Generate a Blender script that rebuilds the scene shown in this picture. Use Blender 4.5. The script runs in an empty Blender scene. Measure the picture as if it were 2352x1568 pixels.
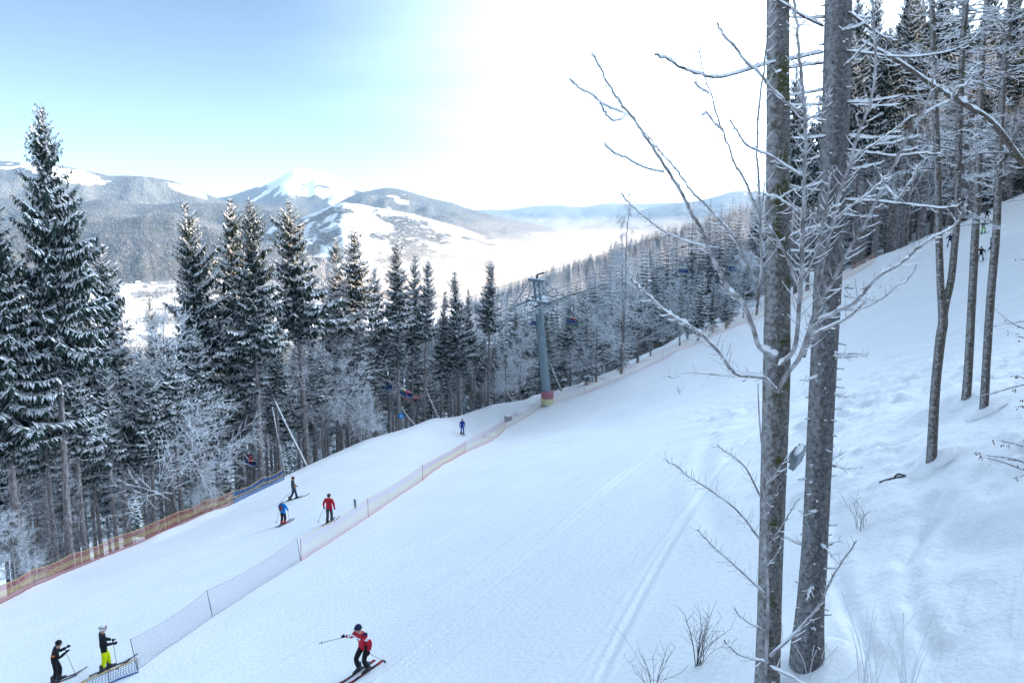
import bpy, bmesh, math, random
import numpy as np
from mathutils import Vector, Matrix

R = math.radians
scene = bpy.context.scene

# ---------------------------------------------------------------- camera
F, CX, CY = 1829.0, 1176.0, 784.0            # focal length and centre in units of a 2352 px wide frame
PITCH = math.atan((784 - 500) / F)
CP, SP = math.cos(PITCH), math.sin(PITCH)
cam_data = bpy.data.cameras.new('camera')
cam = bpy.data.objects.new('camera', cam_data)
scene.collection.objects.link(cam)
cam.location = (0, 0, 0)
cam.rotation_euler = (math.pi / 2 - PITCH, 0, 0)
cam_data.sensor_width = 36.0
cam_data.lens = 36.0 * F / 2352.0
cam_data.clip_start = 0.5
cam_data.clip_end = 60000
scene.camera = cam

# ---------------------------------------------------------------- sky and sun
SUN_AZ, SUN_EL = 78.0, 18.0                   # degrees right of the view axis, degrees above the horizon
world = bpy.data.worlds.new('World')
scene.world = world
world.use_nodes = True
wn, wl = world.node_tree.nodes, world.node_tree.links
wn.clear()
sky = wn.new('ShaderNodeTexSky')
sky.sky_type = 'NISHITA'
sky.sun_disc = False
sky.sun_elevation = R(SUN_EL)
sky.sun_rotation = R(SUN_AZ)
sky.altitude = 1100
sky.air_density = 0.42
sky.dust_density = 1.2
sky.ozone_density = 1.5
bg = wn.new('ShaderNodeBackground')
bg.inputs['Strength'].default_value = 0.15
wo = wn.new('ShaderNodeOutputWorld')
# thin high cloud, with fill light added towards the sun and unseen zenith for the shaded snow, streaky at its edge (laid out by sky direction)
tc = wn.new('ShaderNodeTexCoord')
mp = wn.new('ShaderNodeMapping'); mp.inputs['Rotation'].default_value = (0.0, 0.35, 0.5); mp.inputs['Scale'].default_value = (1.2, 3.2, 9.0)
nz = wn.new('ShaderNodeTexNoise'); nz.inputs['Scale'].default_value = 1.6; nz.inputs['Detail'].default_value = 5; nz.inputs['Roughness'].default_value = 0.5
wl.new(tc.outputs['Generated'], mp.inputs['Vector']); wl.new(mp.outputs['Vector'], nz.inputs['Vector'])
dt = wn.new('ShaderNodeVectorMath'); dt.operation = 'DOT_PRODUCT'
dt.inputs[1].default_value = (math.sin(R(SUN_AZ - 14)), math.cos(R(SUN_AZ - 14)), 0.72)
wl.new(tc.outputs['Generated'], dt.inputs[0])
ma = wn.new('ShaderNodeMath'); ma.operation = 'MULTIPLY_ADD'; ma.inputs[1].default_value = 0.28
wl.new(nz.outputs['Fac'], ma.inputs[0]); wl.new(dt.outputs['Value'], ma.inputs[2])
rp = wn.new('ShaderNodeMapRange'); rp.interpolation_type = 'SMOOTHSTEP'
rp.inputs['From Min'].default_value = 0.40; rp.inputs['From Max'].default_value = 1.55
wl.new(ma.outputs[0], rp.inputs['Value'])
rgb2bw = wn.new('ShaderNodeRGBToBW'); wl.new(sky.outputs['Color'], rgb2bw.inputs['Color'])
VEIL_FILL = 5.4
mul = wn.new('ShaderNodeVectorMath'); mul.operation = 'SCALE'; mul.inputs[0].default_value = (VEIL_FILL * 0.78, VEIL_FILL * 0.985, VEIL_FILL * 1.26)  # added veil brightness, tinted blue to cool the light on the snow
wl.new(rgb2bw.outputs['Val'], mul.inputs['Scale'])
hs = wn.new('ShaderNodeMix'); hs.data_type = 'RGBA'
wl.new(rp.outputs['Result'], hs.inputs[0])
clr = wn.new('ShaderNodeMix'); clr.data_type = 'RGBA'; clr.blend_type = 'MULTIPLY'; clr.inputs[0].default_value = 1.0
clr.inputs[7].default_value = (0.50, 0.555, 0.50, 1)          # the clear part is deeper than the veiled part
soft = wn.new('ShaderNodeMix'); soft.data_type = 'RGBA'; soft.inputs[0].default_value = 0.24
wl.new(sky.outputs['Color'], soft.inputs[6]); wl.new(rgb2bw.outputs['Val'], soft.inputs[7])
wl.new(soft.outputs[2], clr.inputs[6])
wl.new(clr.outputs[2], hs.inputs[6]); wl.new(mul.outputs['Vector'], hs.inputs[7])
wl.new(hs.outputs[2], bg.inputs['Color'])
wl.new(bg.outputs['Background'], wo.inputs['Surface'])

sun_data = bpy.data.lights.new('sun', 'SUN')
sun_data.energy = 2.9
sun_data.angle = R(0.5)
sun_data.color = (1.0, 0.67, 0.36)
sun = bpy.data.objects.new('sun', sun_data)
scene.collection.objects.link(sun)
sdir = Vector((math.sin(R(SUN_AZ)) * math.cos(R(SUN_EL)), math.cos(R(SUN_AZ)) * math.cos(R(SUN_EL)), math.sin(R(SUN_EL))))
sun.rotation_euler = (-sdir).to_track_quat('-Z', 'Y').to_euler()

scene.view_settings.view_transform = 'Standard'
scene.view_settings.look = 'None'
scene.view_settings.exposure = 2.17
scene.view_settings.gamma = 1.0
scene.view_settings.use_curve_mapping = False
scene.cycles.max_bounces = 6
scene.cycles.diffuse_bounces = 3
scene.cycles.glossy_bounces = 2
scene.cycles.volume_bounces = 0
scene.cycles.transparent_max_bounces = 8
scene.cycles.use_denoising = True
scene.render.film_transparent = False

# ---------------------------------------------------------------- helpers
COL = scene.collection
rng = np.random.default_rng(7)

def P(u, v, Z):
    """World point seen at frame position (u, v) at depth Z along the view axis (numpy friendly)."""
    xc = (np.asarray(u, float) - CX) / F * Z
    yc = -(np.asarray(v, float) - CY) / F * Z
    return np.stack(np.broadcast_arrays(xc, Z * CP + yc * SP, yc * CP - Z * SP), -1)

def to_uvZ(x, y, z):
    Z = y * CP - z * SP
    yc = y * SP + z * CP
    return CX + F * x / Z, CY - F * yc / Z, Z

class MB:
    """Collects triangles with material indices and links them as one mesh object."""
    def __init__(self):
        self.v, self.t, self.m, self.n = [], [], [], 0
    def add(self, v, t, m=0):
        v = np.asarray(v, float).reshape(-1, 3); t = np.asarray(t, np.int64).reshape(-1, 3)
        self.v.append(v); self.t.append(t + self.n)
        self.m.append(np.full(len(t), m, np.int32) if np.isscalar(m) else np.asarray(m, np.int32))
        self.n += len(v)
        return self
    def quad(self, a, b, c, d, m=0):
        return self.add([a, b, c, d], [[0, 1, 2], [0, 2, 3]], m)
    def box(self, c, s, m=0, rot=None):
        c = np.asarray(c, float); s = np.asarray(s, float) / 2
        g = np.array([[i, j, k] for i in (-1, 1) for j in (-1, 1) for k in (-1, 1)], float) * s
        if rot is not None: g = g @ np.asarray(rot, float).T
        t = [[0,1,3],[0,3,2],[4,6,7],[4,7,5],[0,4,5],[0,5,1],[2,3,7],[2,7,6],[0,2,6],[0,6,4],[1,5,7],[1,7,3]]
        return self.add(g + c, t, m)
    def tube(self, pts, rad, k=6, m=0, cap=True):
        pts = np.asarray(pts, float); n = len(pts)
        rad = np.broadcast_to(np.asarray(rad, float), (n,))
        d = np.gradient(pts, axis=0); d /= np.linalg.norm(d, axis=1)[:, None] + 1e-9
        up = np.array([0, 0, 1.0]) if abs(d[:, 2]).mean() < 0.9 else np.array([1.0, 0, 0])
        a = np.cross(d, up); a /= np.linalg.norm(a, axis=1)[:, None] + 1e-9
        b = np.cross(a, d)
        th = np.arange(k) / k * 2 * np.pi
        ring = pts[:, None] + rad[:, None, None] * (np.cos(th)[None, :, None] * a[:, None] + np.sin(th)[None, :, None] * b[:, None])
        v = ring.reshape(-1, 3); t = []
        for i in range(n - 1):
            for j in range(k):
                p, q = i * k + j, i * k + (j + 1) % k
                t += [[p, p + k, q + k], [p, q + k, q]]
        if cap:
            c0, c1 = len(v), len(v) + 1
            v = np.vstack([v, pts[0], pts[-1]])
            for j in range(k):
                t += [[c0, j, (j + 1) % k], [c1, (n - 1) * k + (j + 1) % k, (n - 1) * k + j]]
        return self.add(v, t, m)
    def prisms(self, A, B, ra, rb, m=0, k=3):
        """Many straight thin k-sided rods at once."""
        A = np.asarray(A, float).reshape(-1, 3); B = np.asarray(B, float).reshape(-1, 3); n = len(A)
        if n == 0: return self
        ra = np.broadcast_to(np.asarray(ra, float), (n,)); rb = np.broadcast_to(np.asarray(rb, float), (n,))
        d = B - A; d = d / (np.linalg.norm(d, axis=1)[:, None] + 1e-9)
        up = np.where(np.abs(d[:, 2:3]) < 0.9, np.array([[0, 0, 1.0]]), np.array([[1.0, 0, 0]]))
        a = np.cross(d, up); a /= np.linalg.norm(a, axis=1)[:, None] + 1e-9
        b = np.cross(a, d)
        th = np.arange(k) / k * 2 * np.pi + 0.5
        off = np.cos(th)[None, :, None] * a[:, None] + np.sin(th)[None, :, None] * b[:, None]
        v = np.concatenate([A[:, None] + off * ra[:, None, None], B[:, None] + off * rb[:, None, None]], 1)
        base = np.arange(n)[:, None, None] * (2 * k)
        t = np.array([[j, j + k, (j + 1) % k + k] for j in range(k)] + [[j, (j + 1) % k + k, (j + 1) % k] for j in range(k)])
        mm = m if np.isscalar(m) else np.repeat(m, 2 * k)
        return self.add(v.reshape(-1, 3), (t[None] + base).reshape(-1, 3), mm)
    def sphere(self, c, r, m=0, nu=10, nv=7, rot=None):
        c = np.asarray(c, float); r = np.broadcast_to(np.asarray(r, float), (3,))
        th = np.linspace(0, np.pi, nv + 1); ph = np.arange(nu) / nu * 2 * np.pi
        g = np.stack([np.outer(np.sin(th), np.cos(ph)), np.outer(np.sin(th), np.sin(ph)), np.outer(np.cos(th), np.ones(nu))], -1) * r
        if rot is not None: g = g @ np.asarray(rot).T
        t = []
        for i in range(nv):
            for j in range(nu):
                p, q = i * nu + j, i * nu + (j + 1) % nu
                t += [[p, p + nu, q + nu], [p, q + nu, q]]
        return self.add(g.reshape(-1, 3) + c, t, m)
    def mesh(self, name, mats, smooth=False):
        me = bpy.data.meshes.new(name)
        v = np.concatenate(self.v); t = np.concatenate(self.t); mi = np.concatenate(self.m)
        me.vertices.add(len(v)); me.vertices.foreach_set('co', v.astype(np.float32).ravel())
        me.loops.add(len(t) * 3); me.loops.foreach_set('vertex_index', t.astype(np.int32).ravel())
        me.polygons.add(len(t))
        me.polygons.foreach_set('loop_start', np.arange(0, len(t) * 3, 3, dtype=np.int32))
        me.polygons.foreach_set('loop_total', np.full(len(t), 3, np.int32))
        for mm in (mats if isinstance(mats, (list, tuple)) else [mats]): me.materials.append(mm)
        me.polygons.foreach_set('material_index', mi)
        me.polygons.foreach_set('use_smooth', np.full(len(t), smooth))
        me.update(); me.validate()
        return me
    def build(self, name, mats, parent=None, smooth=False):
        return link(name, self.mesh(name, mats, smooth), parent)

def link(name, data, parent=None):
    o = bpy.data.objects.new(name, data)
    COL.objects.link(o)
    if parent is not None: o.parent = parent
    return o

def empty(name, loc=(0, 0, 0), rz=0.0, scale=1.0):
    o = bpy.data.objects.new(name, None)
    o.empty_display_size = 0.2
    COL.objects.link(o)
    o.location = loc; o.rotation_euler = (0, 0, rz); o.scale = (scale,) * 3
    return o

def tag(o, label=None, cat=None, group=None, kind=None):
    if label: o['label'] = label
    if cat: o['category'] = cat
    if group: o['group'] = group
    if kind: o['kind'] = kind
    return o

def smoothstep(a, b, x):
    t = np.clip((x - a) / (b - a), 0, 1)
    return t * t * (3 - 2 * t)

def _hash(ix, iy, seed):
    h = (ix.astype(np.int64) * 374761393 + iy.astype(np.int64) * 668265263 + seed * 974634777) & 0xffffffff
    h = ((h ^ (h >> 13)) * 1274126177) & 0xffffffff
    return ((h ^ (h >> 16)) & 0xffff) / 65535.0

def vnoise(x, y, seed=0):
    ix, iy = np.floor(x), np.floor(y); fx, fy = x - ix, y - iy
    fx = fx * fx * (3 - 2 * fx); fy = fy * fy * (3 - 2 * fy)
    a, b = _hash(ix, iy, seed), _hash(ix + 1, iy, seed); c, d = _hash(ix, iy + 1, seed), _hash(ix + 1, iy + 1, seed)
    return (a + (b - a) * fx) * (1 - fy) + (c + (d - c) * fx) * fy

def fbm(x, y, seed=0, octv=4, gain=0.5):
    s, a, tot = 0.0, 1.0, 0.0
    for k in range(octv):
        s = s + a * (vnoise(x, y, seed + k * 17) * 2 - 1); tot += a
        x = x * 2.03 + 5.3; y = y * 2.03 - 3.7; a *= gain
    return s / tot

# ---------------------------------------------------------------- materials
def mat(name, col, rough=0.7, metal=0.0, spec=0.3):
    m = bpy.data.materials.new(name); m.use_nodes = True
    b = m.node_tree.nodes['Principled BSDF']
    b.inputs['Base Color'].default_value = (*col, 1); b.inputs['Roughness'].default_value = rough
    b.inputs['Metallic'].default_value = metal; b.inputs['Specular IOR Level'].default_value = spec
    return m

def noise_mat(name, c0, c1, scale=5.0, detail=4, lo=0.35, hi=0.65, rough=0.8, bump=0.0, bump_scale=None, stretch=(1, 1, 1), coords='Object', spec=0.2, dist=0.02):
    m = mat(name, c0, rough, spec=spec); nt = m.node_tree; n, l = nt.nodes, nt.links; b = n['Principled BSDF']
    t = n.new('ShaderNodeTexCoord'); mpg = n.new('ShaderNodeMapping'); mpg.inputs['Scale'].default_value = stretch
    l.new(t.outputs[coords], mpg.inputs['Vector'])
    z = n.new('ShaderNodeTexNoise'); z.inputs['Scale'].default_value = scale; z.inputs['Detail'].default_value = detail
    l.new(mpg.outputs['Vector'], z.inputs['Vector'])
    r = n.new('ShaderNodeValToRGB'); r.color_ramp.elements[0].position = lo; r.color_ramp.elements[1].position = hi
    r.color_ramp.elements[0].color = (*c0, 1); r.color_ramp.elements[1].color = (*c1, 1)
    l.new(z.outputs['Fac'], r.inputs['Fac']); l.new(r.outputs['Color'], b.inputs['Base Color'])
    if bump:
        z2 = n.new('ShaderNodeTexNoise'); z2.inputs['Scale'].default_value = bump_scale or scale * 3; z2.inputs['Detail'].default_value = 3
        l.new(mpg.outputs['Vector'], z2.inputs['Vector'])
        bp = n.new('ShaderNodeBump'); bp.inputs['Strength'].default_value = bump; bp.inputs['Distance'].default_value = dist
        l.new(z2.outputs['Fac'], bp.inputs['Height']); l.new(bp.outputs['Normal'], b.inputs['Normal'])
    return m

SNOW = (0.90, 0.905, 0.91)
M = {}
M['snow'] = noise_mat('snow', SNOW, (0.80, 0.82, 0.85), 6, rough=0.6)
M['needles'] = noise_mat('needles', (0.012, 0.030, 0.028), (0.038, 0.064, 0.048), 0.9, rough=0.7, lo=0.3, hi=0.7)
M['frost'] = noise_mat('frost', (0.66, 0.68, 0.72), (0.82, 0.84, 0.86), 3, rough=0.7)
M['frosty_twig'] = noise_mat('frosty_twig', (0.16, 0.14, 0.13), (0.62, 0.64, 0.67), 2.5, rough=0.8, lo=0.38, hi=0.6)
M['bark'] = noise_mat('bark', (0.095, 0.080, 0.074), (0.30, 0.27, 0.26), 3.5, 6, rough=0.9, bump=0.5, stretch=(3, 3, 0.8))
M['dead_bark'] = noise_mat('dead_bark', (0.22, 0.20, 0.19), (0.50, 0.50, 0.50), 2.0, 5, rough=0.9, bump=0.4)

def snow_ground_mat():
    m = mat('snow_ground', SNOW, 0.55, spec=0.25); nt = m.node_tree; n, l = nt.nodes, nt.links; b = n['Principled BSDF']
    t = n.new('ShaderNodeTexCoord')
    z = n.new('ShaderNodeTexNoise'); z.inputs['Scale'].default_value = 0.35; z.inputs['Detail'].default_value = 5
    l.new(t.outputs['Object'], z.inputs['Vector'])
    r = n.new('ShaderNodeValToRGB'); r.color_ramp.elements[0].color = (0.86, 0.87, 0.88, 1); r.color_ramp.elements[1].color = (0.91, 0.915, 0.92, 1)
    r.color_ramp.elements[0].position = 0.3; r.color_ramp.elements[1].position = 0.7
    l.new(z.outputs['Fac'], r.inputs['Fac']); l.new(r.outputs['Color'], b.inputs['Base Color'])
    # groomed and skied streaks along the run, and fine crust
    mp0 = n.new('ShaderNodeMapping'); mp0.inputs['Rotation'].default_value = (0, 0, R(38)); l.new(t.outputs['Object'], mp0.inputs['Vector'])
    mp1 = n.new('ShaderNodeMapping'); mp1.inputs['Scale'].default_value = (2.6, 0.07, 1)
    l.new(mp0.outputs['Vector'], mp1.inputs['Vector'])
    s1 = n.new('ShaderNodeTexNoise'); s1.inputs['Scale'].default_value = 1.5; s1.inputs['Detail'].default_value = 6; l.new(mp1.outputs['Vector'], s1.inputs['Vector'])
    s2 = n.new('ShaderNodeTexNoise'); s2.inputs['Scale'].default_value = 7.0; s2.inputs['Detail'].default_value = 6; l.new(t.outputs['Object'], s2.inputs['Vector'])
    ad = n.new('ShaderNodeMath'); ad.operation = 'MULTIPLY_ADD'; ad.inputs[1].default_value = 0.55
    l.new(s2.outputs['Fac'], ad.inputs[0]); l.new(s1.outputs['Fac'], ad.inputs[2])
    bp = n.new('ShaderNodeBump'); bp.inputs['Strength'].default_value = 0.8; bp.inputs['Distance'].default_value = 0.085
    l.new(ad.outputs[0], bp.inputs['Height']); l.new(bp.outputs['Normal'], b.inputs['Normal'])
    return m
M['snow_ground'] = snow_ground_mat()
# ================================================================ TERRAIN
# measured points of the slope (u, v, depth): feet of skiers, tree bases, the edge of the run
_ctrl = [(830,1540,26.1),(240,1540,29.4),(135,1565,30.6),(757,1200,48.0),(672,1147,59.2),(650,1205,52.5),(1062,997,93.2),(2253,600,89.2),
         (1855,1520,15.2),(2140,1060,21),(2215,920,26),(2262,940,24)]
_edge = [(-260,1520,38),(-120,1450,42),(0,1385,47),(80,1342,50.5),(260,1272,56),(415,1211,62),(535,1155,67),(650,1100,74),(700,1076,77),(850,1010,86),(1000,960,94),
         (1130,930,98),(1257,910,98),(1340,893,96),(1435,860,95),(1520,822,95),(1715,738,97),(1840,685,100),(2010,598,106),(2130,548,116),(2300,472,131),(2480,390,150)]
_pc = [P(*c) for c in _ctrl] + [P(*c) for c in _edge]
for x, y in [(0,0),(30,0),(60,0),(100,0),(-30,0),(-60,0),(0,-50),(60,-50),(-60,-50),(60,40),(140,-40)]:
    _pc.append(np.array([x, y, -8.6 + 0.33 * x - 0.157 * y + (0.0 if x < 5 else 1.0)]))
for x, y, h in [(100,55,22),(140,55,28),(120,120,8),(180,120,8),(98,108,3),(160,160,0)]:
    _pc.append(np.array([x, y, -7.6 + 0.33 * x - 0.157 * y + h]))
_pc = np.array(_pc)

def _tps_fit(p, lam=0.5):
    X, z = p[:, :2] / 50.0, p[:, 2]; n = len(X)
    r2 = ((X[:, None] - X[None]) ** 2).sum(-1)
    K = np.where(r2 > 0, r2 * np.log(r2 + 1e-12), 0) + np.eye(n) * lam * 0.02
    Q = np.hstack([np.ones((n, 1)), X]); A = np.block([[K, Q], [Q.T, np.zeros((3, 3))]])
    return X, np.linalg.solve(A, np.concatenate([z, np.zeros(3)]))
_TX, _TW = _tps_fit(_pc)
def h_piste(x, y):
    X = np.stack([x, y], -1) / 50.0
    out = _TW[-3] + X[..., 0] * _TW[-2] + X[..., 1] * _TW[-1]
    for i in range(len(_TX)):
        r2 = (X[..., 0] - _TX[i, 0]) ** 2 + (X[..., 1] - _TX[i, 1]) ** 2
        out = out + _TW[i] * np.where(r2 > 0, r2 * np.log(r2 + 1e-12), 0)
    return out

EDGE = np.array([P(*c)[:2] for c in _edge])
def edge_dist(x, y):
    """Signed distance beyond the far edge of the run (positive = in the woods)."""
    best = np.full(np.shape(x), 1e9); sgn = np.ones(np.shape(x))
    for a, b in zip(EDGE[:-1], EDGE[1:]):
        d = b - a; L2 = d @ d
        t = np.clip(((x - a[0]) * d[0] + (y - a[1]) * d[1]) / L2, 0, 1)
        dx, dy = x - a[0] - t * d[0], y - a[1] - t * d[1]
        dd = np.hypot(dx, dy); side = np.where(d[0] * (y - a[1]) - d[1] * (x - a[0]) > 0, 1.0, -1.0)
        m = dd < best
        best = np.where(m, dd, best); sgn = np.where(m, side, sgn)
    return best * sgn

_mz = np.log(np.array([60, 100, 150, 250, 400, 700, 1100, 1600, 2500, 4000.0]))
_mt = {   # heights of the ground beyond the run, by bearing u and depth
    -1500: [-36, -52, -66, -95, -130, -175, -215, -245, -252, -252],
    -200:  [-38, -54, -68, -95, -130, -175, -215, -245, -252, -252],
    500:   [-36, -50, -64, -92, -125, -175, -215, -245, -252, -252],
    900:   [-32, -42, -54, -76, -100, -140, -175, -240, -252, -252],
    1200:  [-24, -32, -42, -53, -70, -96, -108, -215, -252, -252],
    1500:  [-15, -20, -27, -37, -47, -58, -42, -150, -250, -252],
    1740:  [-8, -12, -16, -22, -30, -27, -2, -40, -210, -252],
    2100:  [0, -1, 0, 2, -6, -10, 2, -10, -150, -252],
    2700:  [10, 14, 22, 30, 12, -20, -30, -60, -200, -252],
    3600:  [20, 30, 45, 50, 15, -40, -100, -160, -230, -252],
    6000:  [30, 45, 55, 50, 10, -60, -120, -180, -240, -252]}
_mu = np.array(sorted(_mt)); _mv = np.array([_mt[k] for k in _mu], float)
def h_mid(u, Z):
    lz = np.log(np.clip(Z, 60, 4000)); u = np.clip(u, _mu[0], _mu[-1])
    i = np.clip(np.searchsorted(_mu, u) - 1, 0, len(_mu) - 2); j = np.clip(np.searchsorted(_mz, lz) - 1, 0, len(_mz) - 2)
    a = (u - _mu[i]) / (_mu[i + 1] - _mu[i]); b = (lz - _mz[j]) / (_mz[j + 1] - _mz[j])
    b = np.clip(b, 0, 1)
    return (_mv[i, j] * (1 - a) + _mv[i + 1, j] * a) * (1 - b) + (_mv[i, j + 1] * (1 - a) + _mv[i + 1, j + 1] * a) * b

# far ridges: crest line (u, v), depth of the crest, reach of the near and the far flank, woodland rule
RIDGES = [
    dict(c=[(900,500),(1100,481),(1170,481),(1230,472),(1300,470),(1340,474),(1400,466),(1470,468),(1530,465),(1640,462),(1800,450),(2100,440),(2600,450)], Z=12500, f=3500, b=3000, kind='far'),
    dict(c=[(1290,540),(1340,520),(1400,505),(1450,490),(1500,476),(1560,464),(1600,462),(1640,452),(1690,438),(1740,440),(1900,455),(2100,440),(2500,430)], Z=9000, f=2600, b=2500, kind='far'),
    dict(c=[(430,480),(480,458),(530,449),(580,432),(612,424),(625,416),(650,404),(675,391),(697,385),(720,391),(760,401),(800,414),(850,433),(900,455),(1000,490)], Z=7600, f=1500, b=2500, kind='peak'),
    dict(c=[(760,475),(800,452),(830,440),(885,430),(910,432),(940,440),(1000,458),(1040,466),(1060,474),(1100,486),(1150,498),(1220,513),(1300,535)], Z=6300, f=1700, b=1500, kind='wood'),
    dict(c=[(-900,370),(-400,345),(-200,352),(0,368),(60,372),(120,377),(200,393),(250,404),(300,403),(350,405),(400,416),(450,436),(490,452),(520,462),(580,490)], Z=6000, f=1900, b=1600, kind='ridge'),
    dict(c=[(-900,430),(-300,440),(0,455),(100,452),(180,462),(250,455),(300,466),(360,470),(420,462),(480,466),(540,468),(600,472),(680,480),(740,500)], Z=4700, f=1250, b=800, kind='wood2'),
    dict(c=[(600,560),(650,525),(700,497),(745,478),(790,465),(830,470),(870,478),(950,492),(1010,508),(1060,524),(1120,545)], Z=4300, f=900, b=900, kind='open'),
    dict(c=[(-900,500),(-200,505),(0,512),(130,512),(250,508),(330,494),(400,488),(450,497),(500,515),(560,545),(600,560)], Z=3700, f=800, b=600, kind='wood2'),
]
def _crest_z(r, u):
    cu = np.array([c[0] for c in r['c']], float); cv = np.array([c[1] for c in r['c']], float)
    v = np.interp(u, cu, cv)
    z = (-(v - CY) / F * CP - SP) * r['Z']
    fade = smoothstep(cu[0] - 150, cu[0], u) * (1 - smoothstep(cu[-1], cu[-1] + 250, u))
    return -252 + (z + 252) * fade

def h_far(u, Z, x, y, want=False):
    z = h_mid(u, Z); kind = np.full(np.shape(z), -1)
    z = z + smoothstep(1500, 2600, Z) * fbm(x / 700, y / 700, 3) * 14
    for k, r in enumerate(RIDGES):
        zc = _crest_z(r, u)
        w = np.where(Z < r['Z'], r['f'], r['b'])
        t = np.clip(np.abs(Z - r['Z'] * (1 + 0.03 * fbm(u / 170, u * 0 + k, 11 + k))) / w, 0, 1)
        bmp = (1 - t) * 0.6 + 0.4 * (1 - t) ** 2 * (1 + 2 * t)
        zz = -252 + (zc + 252) * bmp
        rel = np.clip((zc + 252), 0, 700)
        amp = 0.42 if r['kind'] in ('wood2', 'ridge') else 0.26
        gul = fbm(x / 420, y / 760, 40 + k, 4) * amp + fbm(x / 150, y / 240, 60 + k, 3) * 0.06
        zz = zz + rel * gul * smoothstep(0.03, 0.35, t) * (1 - smoothstep(0.75, 1, t))
        zz = zz + rel * 0.006 * fbm(x / 60, y / 120, 80 + k, 3)
        m = zz > z
        z = np.where(m, zz, z); kind = np.where(m & (zz > -244), k, kind)
    return (z, kind) if want else z

def h_full(x, y):
    x = np.asarray(x, float); y = np.asarray(y, float)
    d = edge_dist(x, y)
    zp = h_piste(x, y)
    zp = zp + np.clip(-d, 0, 1) * 0
    Z = y * CP + 25 * SP
    u = CX + F * x / np.maximum(Z, 5)
    w = smoothstep(6, 55, d)
    steep = 0.26 + 0.34 * (1 - smoothstep(900, 1500, u))
    zn = zp - steep * np.clip(d - 0.3, 0, 16)
    return zn * (1 - w) + h_mid(u, np.maximum(Z, 60)) * w

def bumps(x, y, d):
    """Relief of the snow itself: skied hollows, trodden bank on the right, soft lip at the edge."""
    run = (x * 0.79 - y * 0.61)
    along = (x * 0.61 + y * 0.79)
    b = fbm(x / 9, y / 14, 5, 3) * 0.16 + fbm(run / 0.9, along / 14, 6, 3) * 0.035
    bank = smoothstep(4.5, 9.0, x - 0.12 * (y - 12)) * (1 - smoothstep(45, 70, y))
    patch = smoothstep(-0.15, 0.25, fbm(x / 4.5, y / 4.5, 10, 2))
    b = b + bank * (fbm(x / 1.3, y / 1.3, 8, 4) * 0.26 + patch * np.clip(fbm(x / 0.55, y / 0.55, 9, 3) + 0.1, 0, 1) * 0.34)
    # grooves left by skis curving through the bank
    for k, (x0, y0, x1, y1, cv, wd) in enumerate([(7.2,12.5,10.5,18.5,0.6,0.16),(8.0,12.0,13.5,18.0,-0.7,0.2),(6.4,13.0,8.6,20,0.3,0.15),(9.5,17,17,31,1.2,0.35),(6.0,22,12,44,0.8,0.35),(7.5,15.2,15,19,0.9,0.18),(0.6,14,9.5,31,0.8,0.10),(0.9,14,9.9,31.2,0.8,0.10),(-6,20,8,42,-0.9,0.10),(-5.6,20,8.5,42,-0.9,0.10),(2,17,14,40,0.5,0.12)]):
        tx, ty = x1 - x0, y1 - y0; L = math.hypot(tx, ty); tx /= L; ty /= L
        s = (x - x0) * tx + (y - y0) * ty; q = -(x - x0) * ty + (y - y0) * tx - cv * np.sin(np.clip(s / L, 0, 1) * np.pi)
        on = smoothstep(-0.3, 0.6, s) * (1 - smoothstep(L - 0.6, L + 0.3, s))
        dp = 0.09 if (k < 4 or k == 5) else 0.06
        b = b - on * dp * np.exp(-(q / wd) ** 2) + on * dp * 0.5 * np.exp(-((np.abs(q) - 1.9 * wd) / wd) ** 2)
    for cx, cy, cr, ch in [(P(2140,1062,21)[0]-.1,P(2140,1062,21)[1],0.9,0.22),(P(2215,925,26)[0],P(2215,925,26)[1]-.3,1.2,0.45),(P(2262,942,24)[0],P(2262,942,24)[1]-.3,1.0,0.3),(5.6,14.3,1.1,0.3),(4.3,13.4,0.9,0.25)]:
        b = b + ch * np.exp(-((x - cx) ** 2 + (y - cy) ** 2) / cr ** 2)
    lip = np.exp(-((d + 0.6) / 1.4) ** 2) * (0.15 + 0.45 * np.clip(fbm(x / 5, y / 5, 12, 3) + 0.2, 0, 1))
    b = b + lip + smoothstep(0, 6, d) * fbm(x / 3, y / 3, 14, 3) * 0.5
    return b

def ground(x, y):
    x = np.asarray(x, float); y = np.asarray(y, float)
    return h_full(x, y) + bumps(x, y, edge_dist(x, y))

def G(u, v, z0=6.0, z1=260.0):
    """Point of the ground seen at (u, v)."""
    Zs = np.geomspace(z0, z1, 500); q = P(u, v, Zs)
    below = q[:, 2] < ground(q[:, 0], q[:, 1])
    i = int(np.argmax(below)) if below.any() else len(Zs) - 1
    a, b = Zs[max(i - 1, 0)], Zs[i]
    for _ in range(20):
        m = 0.5 * (a + b); p = P(u, v, m)
        if p[2] < ground(p[0], p[1]): b = m
        else: a = m
    return P(u, v, b)

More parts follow.
